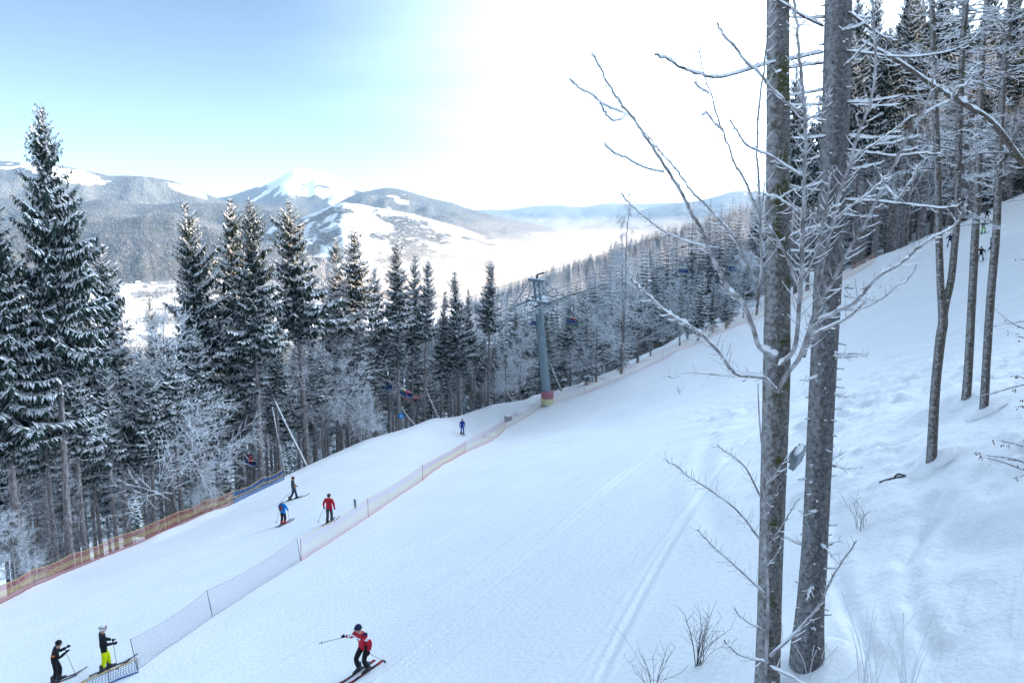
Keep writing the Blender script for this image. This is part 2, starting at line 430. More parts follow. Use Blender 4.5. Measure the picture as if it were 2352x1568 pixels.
def grid_mesh(X, Y, Z, name, mats, smooth=True, attr=None):
    n, m = X.shape
    v = np.stack([X, Y, Z], -1).reshape(-1, 3)
    i = np.arange(n * m).reshape(n, m)
    q = np.stack([i[:-1, :-1], i[:-1, 1:], i[1:, 1:], i[1:, :-1]], -1).reshape(-1, 4)
    me = bpy.data.meshes.new(name)
    me.vertices.add(len(v)); me.vertices.foreach_set('co', v.astype(np.float32).ravel())
    me.loops.add(len(q) * 4); me.loops.foreach_set('vertex_index', q.astype(np.int32).ravel())
    me.polygons.add(len(q)); me.polygons.foreach_set('loop_start', np.arange(0, len(q) * 4, 4, dtype=np.int32))
    me.polygons.foreach_set('loop_total', np.full(len(q), 4, np.int32))
    me.polygons.foreach_set('use_smooth', np.full(len(q), smooth))
    for mm in mats: me.materials.append(mm)
    if attr is not None:
        for an, av in attr.items():
            a = me.attributes.new(an, 'FLOAT', 'POINT'); a.data.foreach_set('value', av.astype(np.float32).ravel())
    me.update()
    return me

# near slope: a warped grid, finest close to the camera
_a = np.sinh(np.linspace(-2.7, 3.25, 760)) * 14 + 4
_b = np.sinh(np.linspace(-1.9, 3.2, 680)) * 14 + 14
gx, gy = np.meshgrid(_a, _b)
gz = ground(gx, gy)
slope_o = link('snow_slope', grid_mesh(gx, gy, gz, 'snow_slope', [M['snow_ground']]))
tag(slope_o, kind='structure')

# far country: one polar sheet out to 15 km
_th = np.radians(np.concatenate([np.linspace(-66, -37, 40, endpoint=False), np.linspace(-37, 36, 620, endpoint=False), np.linspace(36, 66, 40)]))
_zz = np.concatenate([np.geomspace(70, 2400, 110, endpoint=False), np.geomspace(2400, 8200, 330, endpoint=False), np.geomspace(8200, 16800, 60)])
TH, ZZ = np.meshgrid(_th, _zz)
UU = CX + F * np.tan(TH); FX = np.tan(TH) * ZZ
FY = ZZ / CP                                  # ground point whose depth is about ZZ
fz, fk = h_far(UU, ZZ, FX, FY, True)
FY = (ZZ + fz * SP) / CP
din = edge_dist(FX, FY)
inside = (FX > _a[0] + 4) & (FX < _a[-1] - 4) & (FY < _b[-1] - 4)
blend = smoothstep(40, 58, din)
near_z = h_full(FX, FY)
fz = np.where(inside | (ZZ < 260), np.minimum(fz, near_z) - 2.5 * inside, fz)
fz = fz - (ZZ > 6000) * 0
def wood_rule(kind, u, v, x, y, z):
    """1 = closed woodland, 0 = open snow."""
    n1 = fbm(x / 420, y / 420, 21, 4); n2 = fbm(x / 110, y / 110, 22, 4)
    w = np.zeros(np.shape(x))
    for k, r in enumerate(RIDGES):
        if r['kind'] == 'peak':
            line = np.interp(u, [430, 560, 590, 612, 640, 700, 760, 830, 1000], [380, 380, 424, 445, 440, 447, 452, 446, 440])
            s = smoothstep(-7, 7, v - line + n1 * 26 + n2 * 30)
            s = np.maximum(s, smoothstep(0.05, 0.5, n2 + 0.3 * n1) * smoothstep(392, 425, v) * (u > 690))
            s = np.where(u < 592, 1.0, s)
            gully = np.exp(-((u - (700 - (v - 385) * 1.55)) / 7.0) ** 2) * (u < 640)
            ww = np.clip(s - gully, 0, 1)
        elif r['kind'] == 'ridge':
            o1 = np.exp(-(((u - 150) / 85) ** 2 + ((v - 400 - (u - 150) * 0.22) / 15) ** 2)) + np.exp(-(((u - 425) / 48) ** 2 + ((v - 436 - (u - 425) * 0.3) / 9) ** 2)) + 0.9 * np.exp(-((u + 120) / 140) ** 2 - ((v - 385) / 14) ** 2)
            ww = 1 - smoothstep(0.28, 0.5, o1 + n2 * 0.35 + n1 * 0.12)
        elif r['kind'] == 'open':
            o1 = smoothstep(700, 800, u + n1 * 90) * (1 - 0.0 * u)
            ww = (1 - o1) * smoothstep(-0.3, 0.25, n1 + n2 * 0.6) * 0.6 + 0.22 + 0.40 * smoothstep(0.0, 0.4, n2 + 0.3 * n1)
        elif r['kind'] == 'wood2':
            ww = smoothstep(-0.62, -0.30, n1 + 0.5 * n2)
        else:
            ww = smoothstep(-0.75, -0.4, n1 + 0.4 * n2)
        w = np.where(kind == k, ww, w)
    valley = smoothstep(0.10, 0.30, n1 + 0.3 * n2) * 0.9
    return np.where(kind < 0, valley, w)
_, VV, _ = to_uvZ(FX, FY, fz)
wood = wood_rule(fk, UU, VV, FX, FY, fz)
wood = np.where(ZZ < 1500, 0.6, wood)

def hills_mat():
    m = mat('hills', (0.1, 0.1, 0.1), 0.9, spec=0.05); nt = m.node_tree; n, l = nt.nodes, nt.links; b = n['Principled BSDF']
    at = n.new('ShaderNodeAttribute'); at.attribute_name = 'wood'
    t = n.new('ShaderNodeTexCoord')
    z = n.new('ShaderNodeTexNoise'); z.inputs['Scale'].default_value = 0.035; z.inputs['Detail'].default_value = 6; z.inputs['Roughness'].default_value = 0.7
    l.new(t.outputs['Object'], z.inputs['Vector'])
    rw = n.new('ShaderNodeValToRGB'); e = rw.color_ramp.elements
    e[0].position = 0.34; e[0].color = (0.028, 0.034, 0.026, 1); e[1].position = 0.68; e[1].color = (0.13, 0.12, 0.10, 1)
    l.new(z.outputs['Fac'], rw.inputs['Fac'])
    sub = n.new('ShaderNodeMath'); sub.operation = 'SUBTRACT'; sub.inputs[1].default_value = 0.5; l.new(z.outputs['Fac'], sub.inputs[0])
    ad = n.new('ShaderNodeMath'); ad.operation = 'MULTIPLY_ADD'; ad.inputs[1].default_value = 1.4
    l.new(sub.outputs[0], ad.inputs[0]); l.new(at.outputs['Fac'], ad.inputs[2])
    r2 = n.new('ShaderNodeValToRGB'); r2.color_ramp.elements[0].position = 0.35; r2.color_ramp.elements[1].position = 0.62
    l.new(ad.outputs[0], r2.inputs['Fac'])
    mx = n.new('ShaderNodeMix'); mx.data_type = 'RGBA'; mx.inputs[6].default_value = (*SNOW, 1)
    l.new(r2.outputs['Color'], mx.inputs[0]); l.new(rw.outputs['Color'], mx.inputs[7]); l.new(mx.outputs[2], b.inputs['Base Color'])
    v = n.new('ShaderNodeTexNoise'); v.inputs['Scale'].default_value = 0.06; v.inputs['Detail'].default_value = 4; l.new(t.outputs['Object'], v.inputs['Vector'])
    h = n.new('ShaderNodeMath'); h.operation = 'MULTIPLY'; l.new(v.outputs['Fac'], h.inputs[0]); l.new(r2.outputs['Color'], h.inputs[1])
    bp = n.new('ShaderNodeBump'); bp.inputs['Strength'].default_value = 1.0; bp.inputs['Distance'].default_value = 18.0
    l.new(h.outputs[0], bp.inputs['Height']); l.new(bp.outputs['Normal'], b.inputs['Normal'])
    return m
M['hills'] = hills_mat()
hills_o = link('hills', grid_mesh(FX, FY, fz, 'hills', [M['hills']], attr={'wood': wood}))
tag(hills_o, kind='structure')
# plain that carries the valley floor on to the horizon all round
mb = MB(); k = 96; th = np.arange(k) / k * 2 * np.pi
mb.add(np.vstack([[0, 0, -262], np.stack([np.cos(th) * 17200, np.sin(th) * 17200, np.full(k, -262.0)], -1)]), [[0, i + 1, (i + 1) % k + 1] for i in range(k)])
tag(mb.build('valley_ground', [M['snow']]), kind='structure')
# ================================================================ TREES
def spruce_parts(seed, H, Rc, start, snow=0.8, fine=1.0, dead=True, droop=1.0):
    """Trunk, dead lower branches and crown of a spruce of height H (m): three meshes around the stem's foot."""
    g = np.random.default_rng(seed)
    r0 = 0.0098 * H + 0.03
    lean = g.normal(0, 0.010, 2)
    def axis(h):
        h = np.asarray(h, float)
        return np.stack([lean[0] * h + 0.05 * np.sin(h * 0.35 + seed), lean[1] * h + 0.05 * np.cos(h * 0.3 + seed), h], -1)
    tk = MB(); hs_ = np.linspace(-1.5, H, 16)
    tk.tube(axis(hs_), np.maximum(r0 * (1 - np.clip(hs_, 0, H) / H) ** 0.85, 0.012) * (1 + 0.35 * np.exp(-np.clip(hs_, 0, 9) * 2.0)), 9, 0)
    h0 = H * start
    crown, dd = MB(), MB()
    # living crown
    A, D, L, W, HT = [], [], [], [], []
    sp = 0.44 / fine ** 0.5
    h = h0
    while h < H - 0.25:
        t = (h - h0) / (H - h0)
        rad = Rc * (1 - t) ** 0.78 * (0.25 + 0.75 * smoothstep(-0.02, 0.16, t)) + 0.12
        nb = int(g.integers(5, 8)) if t < 0.9 else 4
        az0 = g.uniform(0, 6.28)
        for b in range(nb):
            az = az0 + b * 6.283 / nb + g.normal(0, 0.2)
            ln = rad * g.uniform(0.42, 1.22) * (1 + 0.20 * math.sin(az + seed + h * 0.22)) * (1.28 if g.random() < 0.06 else 1)
            el = (-0.42 + 0.95 * t ** 1.3) * droop + g.normal(0, 0.09)
            A.append((h + g.normal(0, 0.1), az, ln, el, t))
        h += sp * g.uniform(0.75, 1.25) * (1.0 if t < 0.75 else 0.7)
    A = np.array(A)
    fr, fd, fl, fs, ft = [], [], [], [], []
    ax_a, ax_b, ax_r = [], [], []
    for (hh, az, ln, el, t) in A:
        ns = max(2, int(ln / (0.145 / fine)))
        s = (np.arange(ns) + 0.6) / ns
        out = np.array([math.cos(az), math.sin(az), 0.0])
        side = np.array([-math.sin(az), math.cos(az), 0.0])
        x = s * ln * math.cos(el * 0.8)
        zc = ln * (np.sin(el) * s + 0.20 * droop * s ** 2.2 - 0.06 * np.sin(s * np.pi))
        p = axis(hh)[None] + x[:, None] * out + zc[:, None] * np.array([0, 0, 1.0])
        pp = np.vstack([axis(hh), p]); ax_a.append(pp[:-1]); ax_b.append(pp[1:]); ax_r.append(np.linspace(0.022, 0.006, ns) * (0.5 + ln / 3))
        for sd in (-1, 1, 0):
            m = len(s)
            sl = ln * (0.10 + 0.30 * (1 - s) ** 0.7) * g.uniform(0.65, 1.2, m) * (1 if sd else 1.15)
            ang = g.normal(0.95, 0.18, m)
            d = np.cos(ang)[:, None] * out + (sd * np.sin(ang))[:, None] * side
            d[:, 2] -= g.uniform(0.25, 0.9, m) * (0.55 + 0.45 * (1 - t)) + (0.9 if sd == 0 else 0)
            if sd == 0: d[:, :2] += g.normal(0, 0.35, (m, 2))
            d /= np.linalg.norm(d, axis=1)[:, None]
            fr.append(p + g.normal(0, 0.02, (m, 3))); fd.append(d); fl.append(np.clip(sl, 0.14, 0.75)); fs.append(np.full(m, sd)); ft.append(np.full(m, t))
    fr, fd, fl, fs, ft = map(np.concatenate, (fr, fd, fl, fs, ft)); n = len(fr)
    crown.prisms(np.concatenate(ax_a), np.concatenate(ax_b), np.concatenate(ax_r), np.concatenate(ax_r) * 0.8, 2)
    # needle sprays: kinked diamonds
    cr = np.cross(fd, np.array([0, 0, 1.0]) + g.normal(0, 0.25, (n, 3))); cr /= np.linalg.norm(cr, axis=1)[:, None] + 1e-9
    w = np.clip(fl * g.uniform(0.12, 0.22, n), 0.035, 0.10)
    tip = fr + fd * fl[:, None]; tip[:, 2] -= 0.12 * fl
    mid = fr + fd * (fl * 0.45)[:, None]
    def leaf(root, midp, tipp, ww, mi, tw):
        v = np.stack([root, midp + cr * ww[:, None] + tw, tipp, midp - cr * ww[:, None] + tw], 1).reshape(-1, 3)
        b = np.arange(len(root))[:, None] * 4
        tt = np.concatenate([b + np.array([[0, 1, 2]]), b + np.array([[0, 2, 3]])], 0)
        crown.add(v, tt, mi)
    dz = np.zeros((n, 3)); dz[:, 2] = -g.uniform(0.01, 0.08, n)
    leaf(fr, mid, tip, w, 0, dz)
    # snow lying on them
    keep = (g.random(n) < snow * np.where(fs == 0, 0.45, 1.0)) & (fd[:, 2] > -0.86)
    up = np.zeros((n, 3)); up[:, 2] = 0.035
    k = keep
    cr_full = cr; cr = cr[k]
    f2 = g.uniform(0.72, 1.0, k.sum())
    leaf((fr + up)[k], (mid + up)[k], (fr + (tip - fr) * 0.86)[k] + up[k] * 0.6, w[k] * f2, 1, dz[k] * 0.4)
    cr = cr_full
    # pads of snow along the limbs
    a, b = np.concatenate(ax_a), np.concatenate(ax_b); kk = g.random(len(a)) < snow * 0.9
    u3 = np.array([0, 0, 0.035])
    crown.prisms(a[kk] + u3, b[kk] + u3, g.uniform(0.03, 0.075, kk.sum()), g.uniform(0.03, 0.075, kk.sum()), 1)
    # dead branches below the crown
    if dead and h0 > 2:
        a_, b_, ra, mi = [], [], [], []
        h = 0.6
        while h < h0 + 1.0:
            for b in range(int(g.integers(2, 5))):
                az = g.uniform(0, 6.28); ln = g.uniform(0.5, 1.0) * (0.7 + 1.5 * h / h0) * min(1, 0.35 + Rc / 3.5)
                out = np.array([math.cos(az), math.sin(az), 0.0]); p = axis(h + g.uniform(-.1, .1)); el = g.normal(-0.15, 0.2)
                bend = g.normal(0, 0.15)
                for q in range(4):
                    e2 = el - 0.25 + 0.22 * q
                    dirv = out * math.cos(e2) + np.array([-out[1], out[0], 0]) * bend * q * 0.5 + np.array([0, 0, math.sin(e2)])
                    nx = p + dirv * ln / 4
                    a_.append(p); b_.append(nx); ra.append(0.020 * (1 - q * 0.2)); mi.append(0 if g.random() < 0.78 else 1)
                    if q > 0 and g.random() < 0.8:
                        tw = g.normal(0, 1, 3); tw[2] = tw[2] * 0.4 - 0.3; tw /= np.linalg.norm(tw)
                        a_.append(nx); b_.append(nx + tw * g.uniform(.12, .38)); ra.append(0.009); mi.append(1)
                    p = nx
            h += g.uniform(0.16, 0.42)
        ra = np.array(ra)
        dd.prisms(np.array(a_), np.array(b_), ra, ra * 0.7, np.array(mi))
    mats_c = [M['needles'], M['snow'], M['bark']]
    return (tk.mesh('trunk', [M['bark']], True), dd.mesh('dead_branch', [M['frosty_twig'], M['frost']]) if dd.n else None, crown.mesh('crown', mats_c))

def plant_spruce(parts, loc, rz, scale, label, group, name='spruce_tree', sxy=1.0, tilt=(0, 0)):
    t = empty(name, loc, rz); t.scale = (scale * sxy, scale * sxy, scale); t.rotation_euler = (tilt[0], tilt[1], rz)
    link('trunk', parts[0], t); link('crown', parts[2], t)
    if parts[1] is not None: link('dead_branches', parts[1], t)['kind'] = 'stuff'
    return tag(t, label, 'spruce', group)

def broadleaf_parts(seed, H, spread, stems=1, levels=5, droop=0.0, trunk_r=0.16, frost=0.78, start=0.3, up=0.5, twig=1.0):
    """Leafless tree thick with hoar frost: a bark-coloured stem and a crown of frosted twigs."""
    g = np.random.default_rng(seed)
    tk, cw = MB(), MB()
    SA, SB, SR, SL = [], [], [], []
    def grow(p, d, ln, r, lv):
        n = 4 if lv > 1 else 3
        for q in range(n):
            d2 = d + g.normal(0, 0.13, 3); d2[2] += (up * 0.10 if lv > 2 else -droop * 0.22)
            d2 /= np.linalg.norm(d2); nx = p + d2 * ln / n
            SA.append(p); SB.append(nx); SR.append(r * (1 - 0.15 * q)); SL.append(lv)
            if lv > 1:
                for c in range(2 if lv > 2 else 3):
                    if g.random() < 0.85:
                        ax = np.cross(d2, g.normal(0, 1, 3)); ax /= np.linalg.norm(ax) + 1e-9
                        a = g.uniform(0.5, 1.05); d3 = d2 * math.cos(a) + ax * math.sin(a)
                        d3[2] = d3[2] * 0.75 + (0.05 if not droop else -0.15 * droop)
                        grow(nx, d3 / np.linalg.norm(d3), ln * g.uniform(0.42, 0.66), r * 0.5, lv - 1)
            p = nx; d = d2
    hs_ = np.linspace(-0.8, H, 14); bend = g.normal(0, 0.03, 2)
    ax_p = np.stack([bend[0] * hs_ + 0.12 * np.sin(hs_ * 0.5 + seed), bend[1] * hs_ + 0.1 * np.cos(hs_ * 0.4), hs_], -1)
    rr = trunk_r * (1 - np.clip(hs_, 0, H) / H) ** 0.9 + 0.012
    tk.tube(ax_p, rr, 8, 0)
    h = H * start
    while h < H * 0.98:
        t = (h - H * start) / (H * (1 - start))
        az = g.uniform(0, 6.28); el = 0.15 + up * (0.4 + 0.6 * t) - droop * 0.2
        ln = spread * (1 - t) ** 0.6 * g.uniform(0.6, 1.1) + 0.3
        p = np.array([np.interp(h, hs_, ax_p[:, 0]), np.interp(h, hs_, ax_p[:, 1]), h])
        grow(p, np.array([math.cos(az) * math.cos(el), math.sin(az) * math.cos(el), math.sin(el)]), ln, 0.035 * (1.2 - t), levels - 2)
        h += g.uniform(0.25, 0.6) * H / 14 / twig
    SA, SB, SR, SL = np.array(SA), np.array(SB), np.array(SR), np.array(SL)
    fr = g.random(len(SA)) < np.where(SL <= 1, frost, frost * 0.75)
    rr = np.maximum(SR, 0.009) * np.where(SL <= 1, 1.1, 0.95) + 0.003
    cw.prisms(SA, SB, rr, rr * 0.75, fr.astype(int))
    return (tk.mesh('trunk', [M['bark']], True), cw.mesh('crown', [M['frosty_twig'], M['frost']]))

def plant_broadleaf(parts, loc, rz, scale, label, group=None, name='frosted_tree', sxy=1.0):
    t = empty(name, loc, rz); t.scale = (scale * sxy, scale * sxy, scale)
    link('trunk', parts[0], t); link('crown', parts[1], t)
    return tag(t, label, 'tree', group)

# --- prototypes (mesh data shared by every tree of the kind; heights in metres)
SPR = []
for sd, H, Rc, st in [(1, 30, 4.0, 0.46), (2, 26, 3.7, 0.36), (3, 25, 3.3, 0.50), (4, 24, 2.9, 0.52), (5, 22, 2.7, 0.46), (6, 20, 2.5, 0.34), (7, 28, 3.2, 0.60)]:
    SPR.append((H, Rc, spruce_parts(sd, H, Rc, st, snow=0.74 if sd != 1 else 0.60, fine=1.35 if sd < 3 else 1.2)))
YOUNG = [(H, Rc, spruce_parts(sd, H, Rc, 0.06, snow=0.95, dead=False, fine=0.9)) for sd, H, Rc in [(21, 12, 1.9), (22, 15, 2.0), (23, 10, 1.6)]]
BRO = [broadleaf_parts(31, 13, 4.6, trunk_r=0.15, start=0.18, up=0.45), broadleaf_parts(32, 11, 3.6, trunk_r=0.12, start=0.12, up=0.3), broadleaf_parts(33, 8, 3.0, trunk_r=0.08, start=0.08, up=0.5)]
LARCH = broadleaf_parts(34, 23, 2.6, droop=1.3, trunk_r=0.16, start=0.30, up=0.3, levels=5, frost=0.7, twig=1.5)

def vtop_height(base, vt):
    """Height of an upright thing with its foot at base whose top shows at frame height vt."""
    hs_ = np.linspace(0.3, 60, 600)
    _, v, _ = to_uvZ(base[0], base[1], base[2] + hs_)
    return float(np.interp(-vt, -v, hs_))

_be_Z = np.linspace(35, 230, 800)
def behind_edge(u, back):
    """Ground point `back` metres beyond the edge of the run in bearing u."""
    x = (u - CX) / F * _be_Z; y = _be_Z / CP - 3.5
    d = edge_dist(x, y); i = int(np.argmax(d >= back)) if (d >= back).any() else len(x) - 1
    return np.array([x[i], y[i], float(h_full(x[i:i + 1], y[i:i + 1])[0])])

def ordinal(n):
    return '%d%s' % (n, 'th' if 10 <= n % 100 <= 20 else {1: 'st', 2: 'nd', 3: 'rd'}.get(n % 10, 'th'))

n_spruce = 0
LEFT_TREES = [  # u of the foot, metres behind the edge, u/v of the tip, prototype, crown width factor, label
    (160, 1.0, 40, 230, 0, 0.80, 'tallest spruce at the left edge, pale trunk standing at the red safety net'),
    (128, 3.0, 60, 640, 6, 0.9, 'slim spruce with bare grey trunk just left of the tallest spruce'),
    (48, 2.0, -60, 420, 1, 1.0, 'spruce cut by the left picture edge behind the red net'),
    (285, 7.0, 222, 555, 1, 1.0, 'dark spruce with dense snowy crown right of the tallest spruce'),
    (360, 18.0, 335, 672, 4, 0.6, 'thin small-topped spruce against the sunlit valley houses'),
    (470, 8.0, 425, 460, 1, 0.95, 'spruce with gold-lit tip left of the twin tips'),
    (545, 16.0, 520, 450, 2, 0.9, 'narrow gold-lit spruce, left of the twin tips under the peak'),
    (598, 2.5, 557, 450, 0, 0.95, 'broad snow-laden spruce with gold-lit tip, right of the twin tips'),
    (705, 3.0, 672, 457, 2, 1.15, 'tall spruce with long bare double trunk below the snowy peak'),
    (772, 8.0, 748, 540, 3, 0.9, 'slender dark spruce right of the tall double-trunked one'),
    (822, 3.0, 803, 515, 3, 1.1, 'spruce with pointed tip before the foggy lower hill'),
    (862, 10.0, 848, 612, 4, 0.9, 'short-tipped spruce in the gap left of the three close tips'),
    (918, 2.5, 886, 545, 3, 0.95, 'first of three close-standing spruces beside the fog bank'),
    (944, 5.0, 925, 580, 4, 0.85, 'middle one of three close-standing spruces beside the fog bank'),
    (972, 2.5, 950, 590, 3, 0.85, 'last of three close-standing spruces beside the fog bank'),
    (1012, 5.0, 993, 665, 5, 0.8, 'low-topped spruce alone in the gap before white fog'),
    (1055, 3.0, 1040, 620, 5, 0.95, 'spruce with full crown left of the last tall one'),
    (1083, 6.0, 1070, 662, 4, 0.7, 'small spruce squeezed beside the last tall one'),
    (1120, 2.0, 1106, 596, 3, 0.95, 'last tall spruce before the lift tower'),
]
for (ub, back, ut, vt, pr, sxy, lab) in LEFT_TREES:
    b = behind_edge(ub, back); H = vtop_height(b, vt); Hp, Rp, parts = SPR[pr]
    sc = H / Hp
    # lean so that the tip stands where it does
    uu, _, ZZt = to_uvZ(b[0], b[1], b[2] + H)
    tilt = math.atan(np.clip((ut - uu) * ZZt / F / H, -0.05, 0.05))
    plant_spruce(parts, b, rng.uniform(0, 6.28), sc, lab, None, sxy=sxy, tilt=(0, tilt)); n_spruce += 1

# the wood behind them: random stems that stay below the skyline of the named ones
_env_u = np.array([-200, 0, 100, 160, 222, 300, 335, 400, 425, 480, 520, 557, 610, 672, 720, 748, 803, 850, 886, 950, 993, 1040, 1106, 1135, 1180, 1260])
_env_v = np.array([520, 560, 620, 760, 640, 800, 760, 720, 600, 720, 640, 600, 700, 610, 720, 640, 620, 700, 650, 680, 740, 700, 690, 760, 760, 760])
def scatter_wood(n, u0, u1, b0, b1, gap, top, protos, group, label, wide=(0.75, 1.0), hmin=9, hmax=27, young=False):
    """Random stems behind the edge of the run, each labelled by its place in the row."""
    pts, tries = [], 0
    while len(pts) < n and tries < n * 40:
        tries += 1
        u = rng.uniform(u0, u1); b = behind_edge(u, rng.uniform(b0, b1))
        if any((b[0] - q[0][0]) ** 2 + (b[1] - q[0][1]) ** 2 < gap ** 2 for q in pts): continue
        pts.append((b, u))
    pts.sort(key=lambda q: q[1])
    for i, (b, u) in enumerate(pts):
        H = float(np.clip(vtop_height(b, top(u)), hmin, hmax))
        Hp, Rp, parts = protos[int(rng.integers(len(protos)))]
        plant_spruce(parts, b, rng.uniform(0, 6.28), H / Hp, label % ordinal(i + 1), group, sxy=rng.uniform(*wide) * min(1.35, (24 / H) ** 0.5))
    return pts

_S = SPR
scatter_wood(120, -120, 1150, 1.5, 42, 2.3, lambda u: np.interp(u, _env_u, _env_v) + rng.uniform(25, 150), [_S[2], _S[3], _S[3], _S[4], _S[6], _S[6]],
             'spruces inside the left wood', '%s spruce from the left inside the dark wood beyond the red net')
# ---------------------------------------------------------------- the wood at the top of the run (right) and below the tower
scatter_wood(112, 1905, 2480, 1.0, 46, 2.1, lambda u: rng.uniform(-140, 110) + 90 * (u < 1960), [_S[0], _S[2], _S[3], _S[0], _S[6]],
             'spruces at the top of the run', '%s spruce from the left in the dark wood at the top of the run', hmin=24, hmax=40, wide=(0.95, 1.3))
scatter_wood(9, 1770, 1900, 1.5, 24, 2.6, lambda u: rng.uniform(60, 380), [_S[2], _S[3], _S[4]],
             'spruces between the two big trunks', '%s spruce from the left of those showing between the two big trunks', hmin=12, hmax=30)
_t2 = P(2030, 20, 118)
b = behind_edge(2028, 6); H = vtop_height(b, 15)
plant_spruce(SPR[2][2], b, 0.4, H / SPR[2][0], 'dark spruce whose tip stands out against the sky right of the two big trunks', None, sxy=0.95)
# young snow-laden spruces behind the upper net, between the tower and the big trunks
_envT_u = [1130, 1200, 1260, 1330, 1440, 1540, 1640, 1740, 1800, 1960]
_envT_v = [740, 700, 700, 660, 640, 610, 580, 560, 500, 450]
scatter_wood(70, 1130, 1780, 2.0, 75, 2.6, lambda u: np.interp(u, _envT_u, _envT_v) + rng.uniform(0, 110), YOUNG + [_S[4], _S[5]],
             'snowy spruces around the tower', '%s snow-laden spruce from the left in the stand behind the lift tower and upper net', wide=(0.9, 1.2), hmin=6, hmax=22)
# frosted leafless trees
for (u, back, vt, k, sxy, rz, lab) in [
    (1428, 3.0, 585, 0, 0.95, 0.3, 'big leafless tree white with frost behind the upper net right of the tower'),
    (1370, 6.0, 700, 1, 1.2, 1.3, 'low spreading frosted tree left of the big frosted one'),
    (1560, 9.0, 640, 1, 1.1, 2.1, 'frosted leafless tree under the empty blue chair, right of the big frosted one'),
    (1700, 10.0, 585, 2, 1.2, 4.0, 'rounded frosted tree just left of the big mossy trunk'),
    (395, 3.0, 730, 0, 1.0, 5.0, 'frosted leafless tree leaning out of the wood below the gold-lit spruce'),
    (745, 5.0, 610, 0, 0.8, 3.3, 'tall frosted leafless tree right of the double-trunked spruce'),
    (800, 2.0, 820, 1, 0.8, 4.4, 'low frosted tree at the snow edge before the middle of the wood'),
    (845, 1.0, 880, 2, 0.6, 0.9, 'frosted bush right of the low frosted tree at the snow edge'),
    (1160, 4.0, 800, 1, 0.9, 0.2, 'frosted leafless tree just left of the lift tower foot'),
    (1195, 8.0, 760, 2, 0.9, 2.2, 'slim frosted tree half hidden behind the tower column'),
    (470, 1.0, 1080, 2, 0.9, 2.0, 'frosted bush behind the net where red turns to blue'),
    (2060, 1.5, 150, 0, 1.0, 1.9, 'frosted leafless tree before the dark wood, behind the snowy limb tip'),
    (2190, 1.0, 120, 0, 0.9, 4.2, 'frosted tree behind the right stem of the forked beech'),
    (2335, 1.5, 90, 0, 1.0, 0.1, 'frosted tree at the right edge of the upper wood'),
    (30, 1.5, 1180, 2, 0.8, 1.0, 'frosted bush at the bottom left behind the red net')]:
    b = behind_edge(u, back); H = vtop_height(b, vt); plant_broadleaf(BRO[k], b, rz, H / (13, 11, 8)[k], lab, None, sxy=sxy)
b = behind_edge(1425, 4.5)
plant_broadleaf(LARCH, b, 0.8, vtop_height(b, 432) / 23, 'tall thin frosted larch rising above the tree line against the fog', None, name='larch_tree', sxy=0.9)
b = behind_edge(1730, 3.0)
plant_broadleaf(LARCH, b, 2.8, vtop_height(b, 300) / 23, 'fine-twigged frosted tree against the sky left of the mossy trunk', None, name='larch_tree', sxy=1.0)

# ---------------------------------------------------------------- masses of distant trees
def lod_spruce(name, seed, H, Rc, sp, nb, start=0.1, snowy=0.95):
    g = np.random.default_rng(seed); mb = MB()
    mb.tube([(0, 0, -2), (0, 0, H * 0.5), (0, 0, H)], [0.16, 0.1, 0.02], 4, 2, cap=False)
    h = H * start; v, s = [], []
    while h < H - 0.2:
        t = (h / H - start) / (1 - start); rad = Rc * (1 - t) ** 0.85 + 0.1; az0 = g.uniform(0, 6.28)
        for b in range(nb):
            az = az0 + b * 6.283 / nb + g.normal(0, 0.15); r = rad * g.uniform(0.75, 1.2); hw = 3.4 / nb * 0.55
            o = np.array([math.cos(az), math.sin(az), 0]); q = np.array([-o[1], o[0], 0]); dz = -0.35 * r + 0.5 * r * t
            root = np.array([0, 0, h]); m = root + o * r * 0.55 + [0, 0, dz * 0.35]; tip = root + o * r + [0, 0, dz]
            w = q * r * hw
            mb.add([root, m + w - [0, 0, .25 * r * .4], tip, m - w - [0, 0, .25 * r * .4]], [[0, 1, 2], [0, 2, 3]], 0)
            if g.random() < snowy:
                e = np.array([0, 0, 0.10])
                mb.add([root + e * 2, m + w * 0.95 + e, root + (tip - root) * 1.0 + e, m - w * 0.95 + e], [[0, 1, 2], [0, 2, 3]], 1)
        h += sp * g.uniform(0.8, 1.2)
    return bpy.data.objects.new(name, mb.mesh(name, [M['needles'], M['snow'], M['bark']]))

M['far_needles'] = noise_mat('far_needles', (0.040, 0.045, 0.034), (0.115, 0.105, 0.070), 0.05, rough=0.8, coords='Object')
M['frosted_needles'] = noise_mat('frosted_needles', (0.07, 0.09, 0.09), (0.36, 0.38, 0.40), 1.2, rough=0.8, lo=0.4, hi=0.65)
MID = [lod_spruce('hillside_spruce', 50 + i, H, Rc, 0.85, 8, st) for i, (H, Rc, st) in enumerate([(22, 2.6, 0.12), (18, 2.3, 0.08), (25, 2.6, 0.25)])]
FAR = [lod_spruce('distant_spruce', 60 + i, H, Rc, 2.4, 5, 0.08, 0.30) for i, (H, Rc) in enumerate([(20, 3.0), (16, 2.8), (23, 3.0)])]
DARK = [lod_spruce('wood_spruce', 70 + i, H, Rc, 0.85, 8, st, 0.5) for i, (H, Rc, st) in enumerate([(22, 2.6, 0.3), (18, 2.3, 0.25), (25, 2.6, 0.4)])]
for o in MID: o.data.materials[0] = M['frosted_needles']
for o in FAR: o.data.materials[0] = M['far_needles']

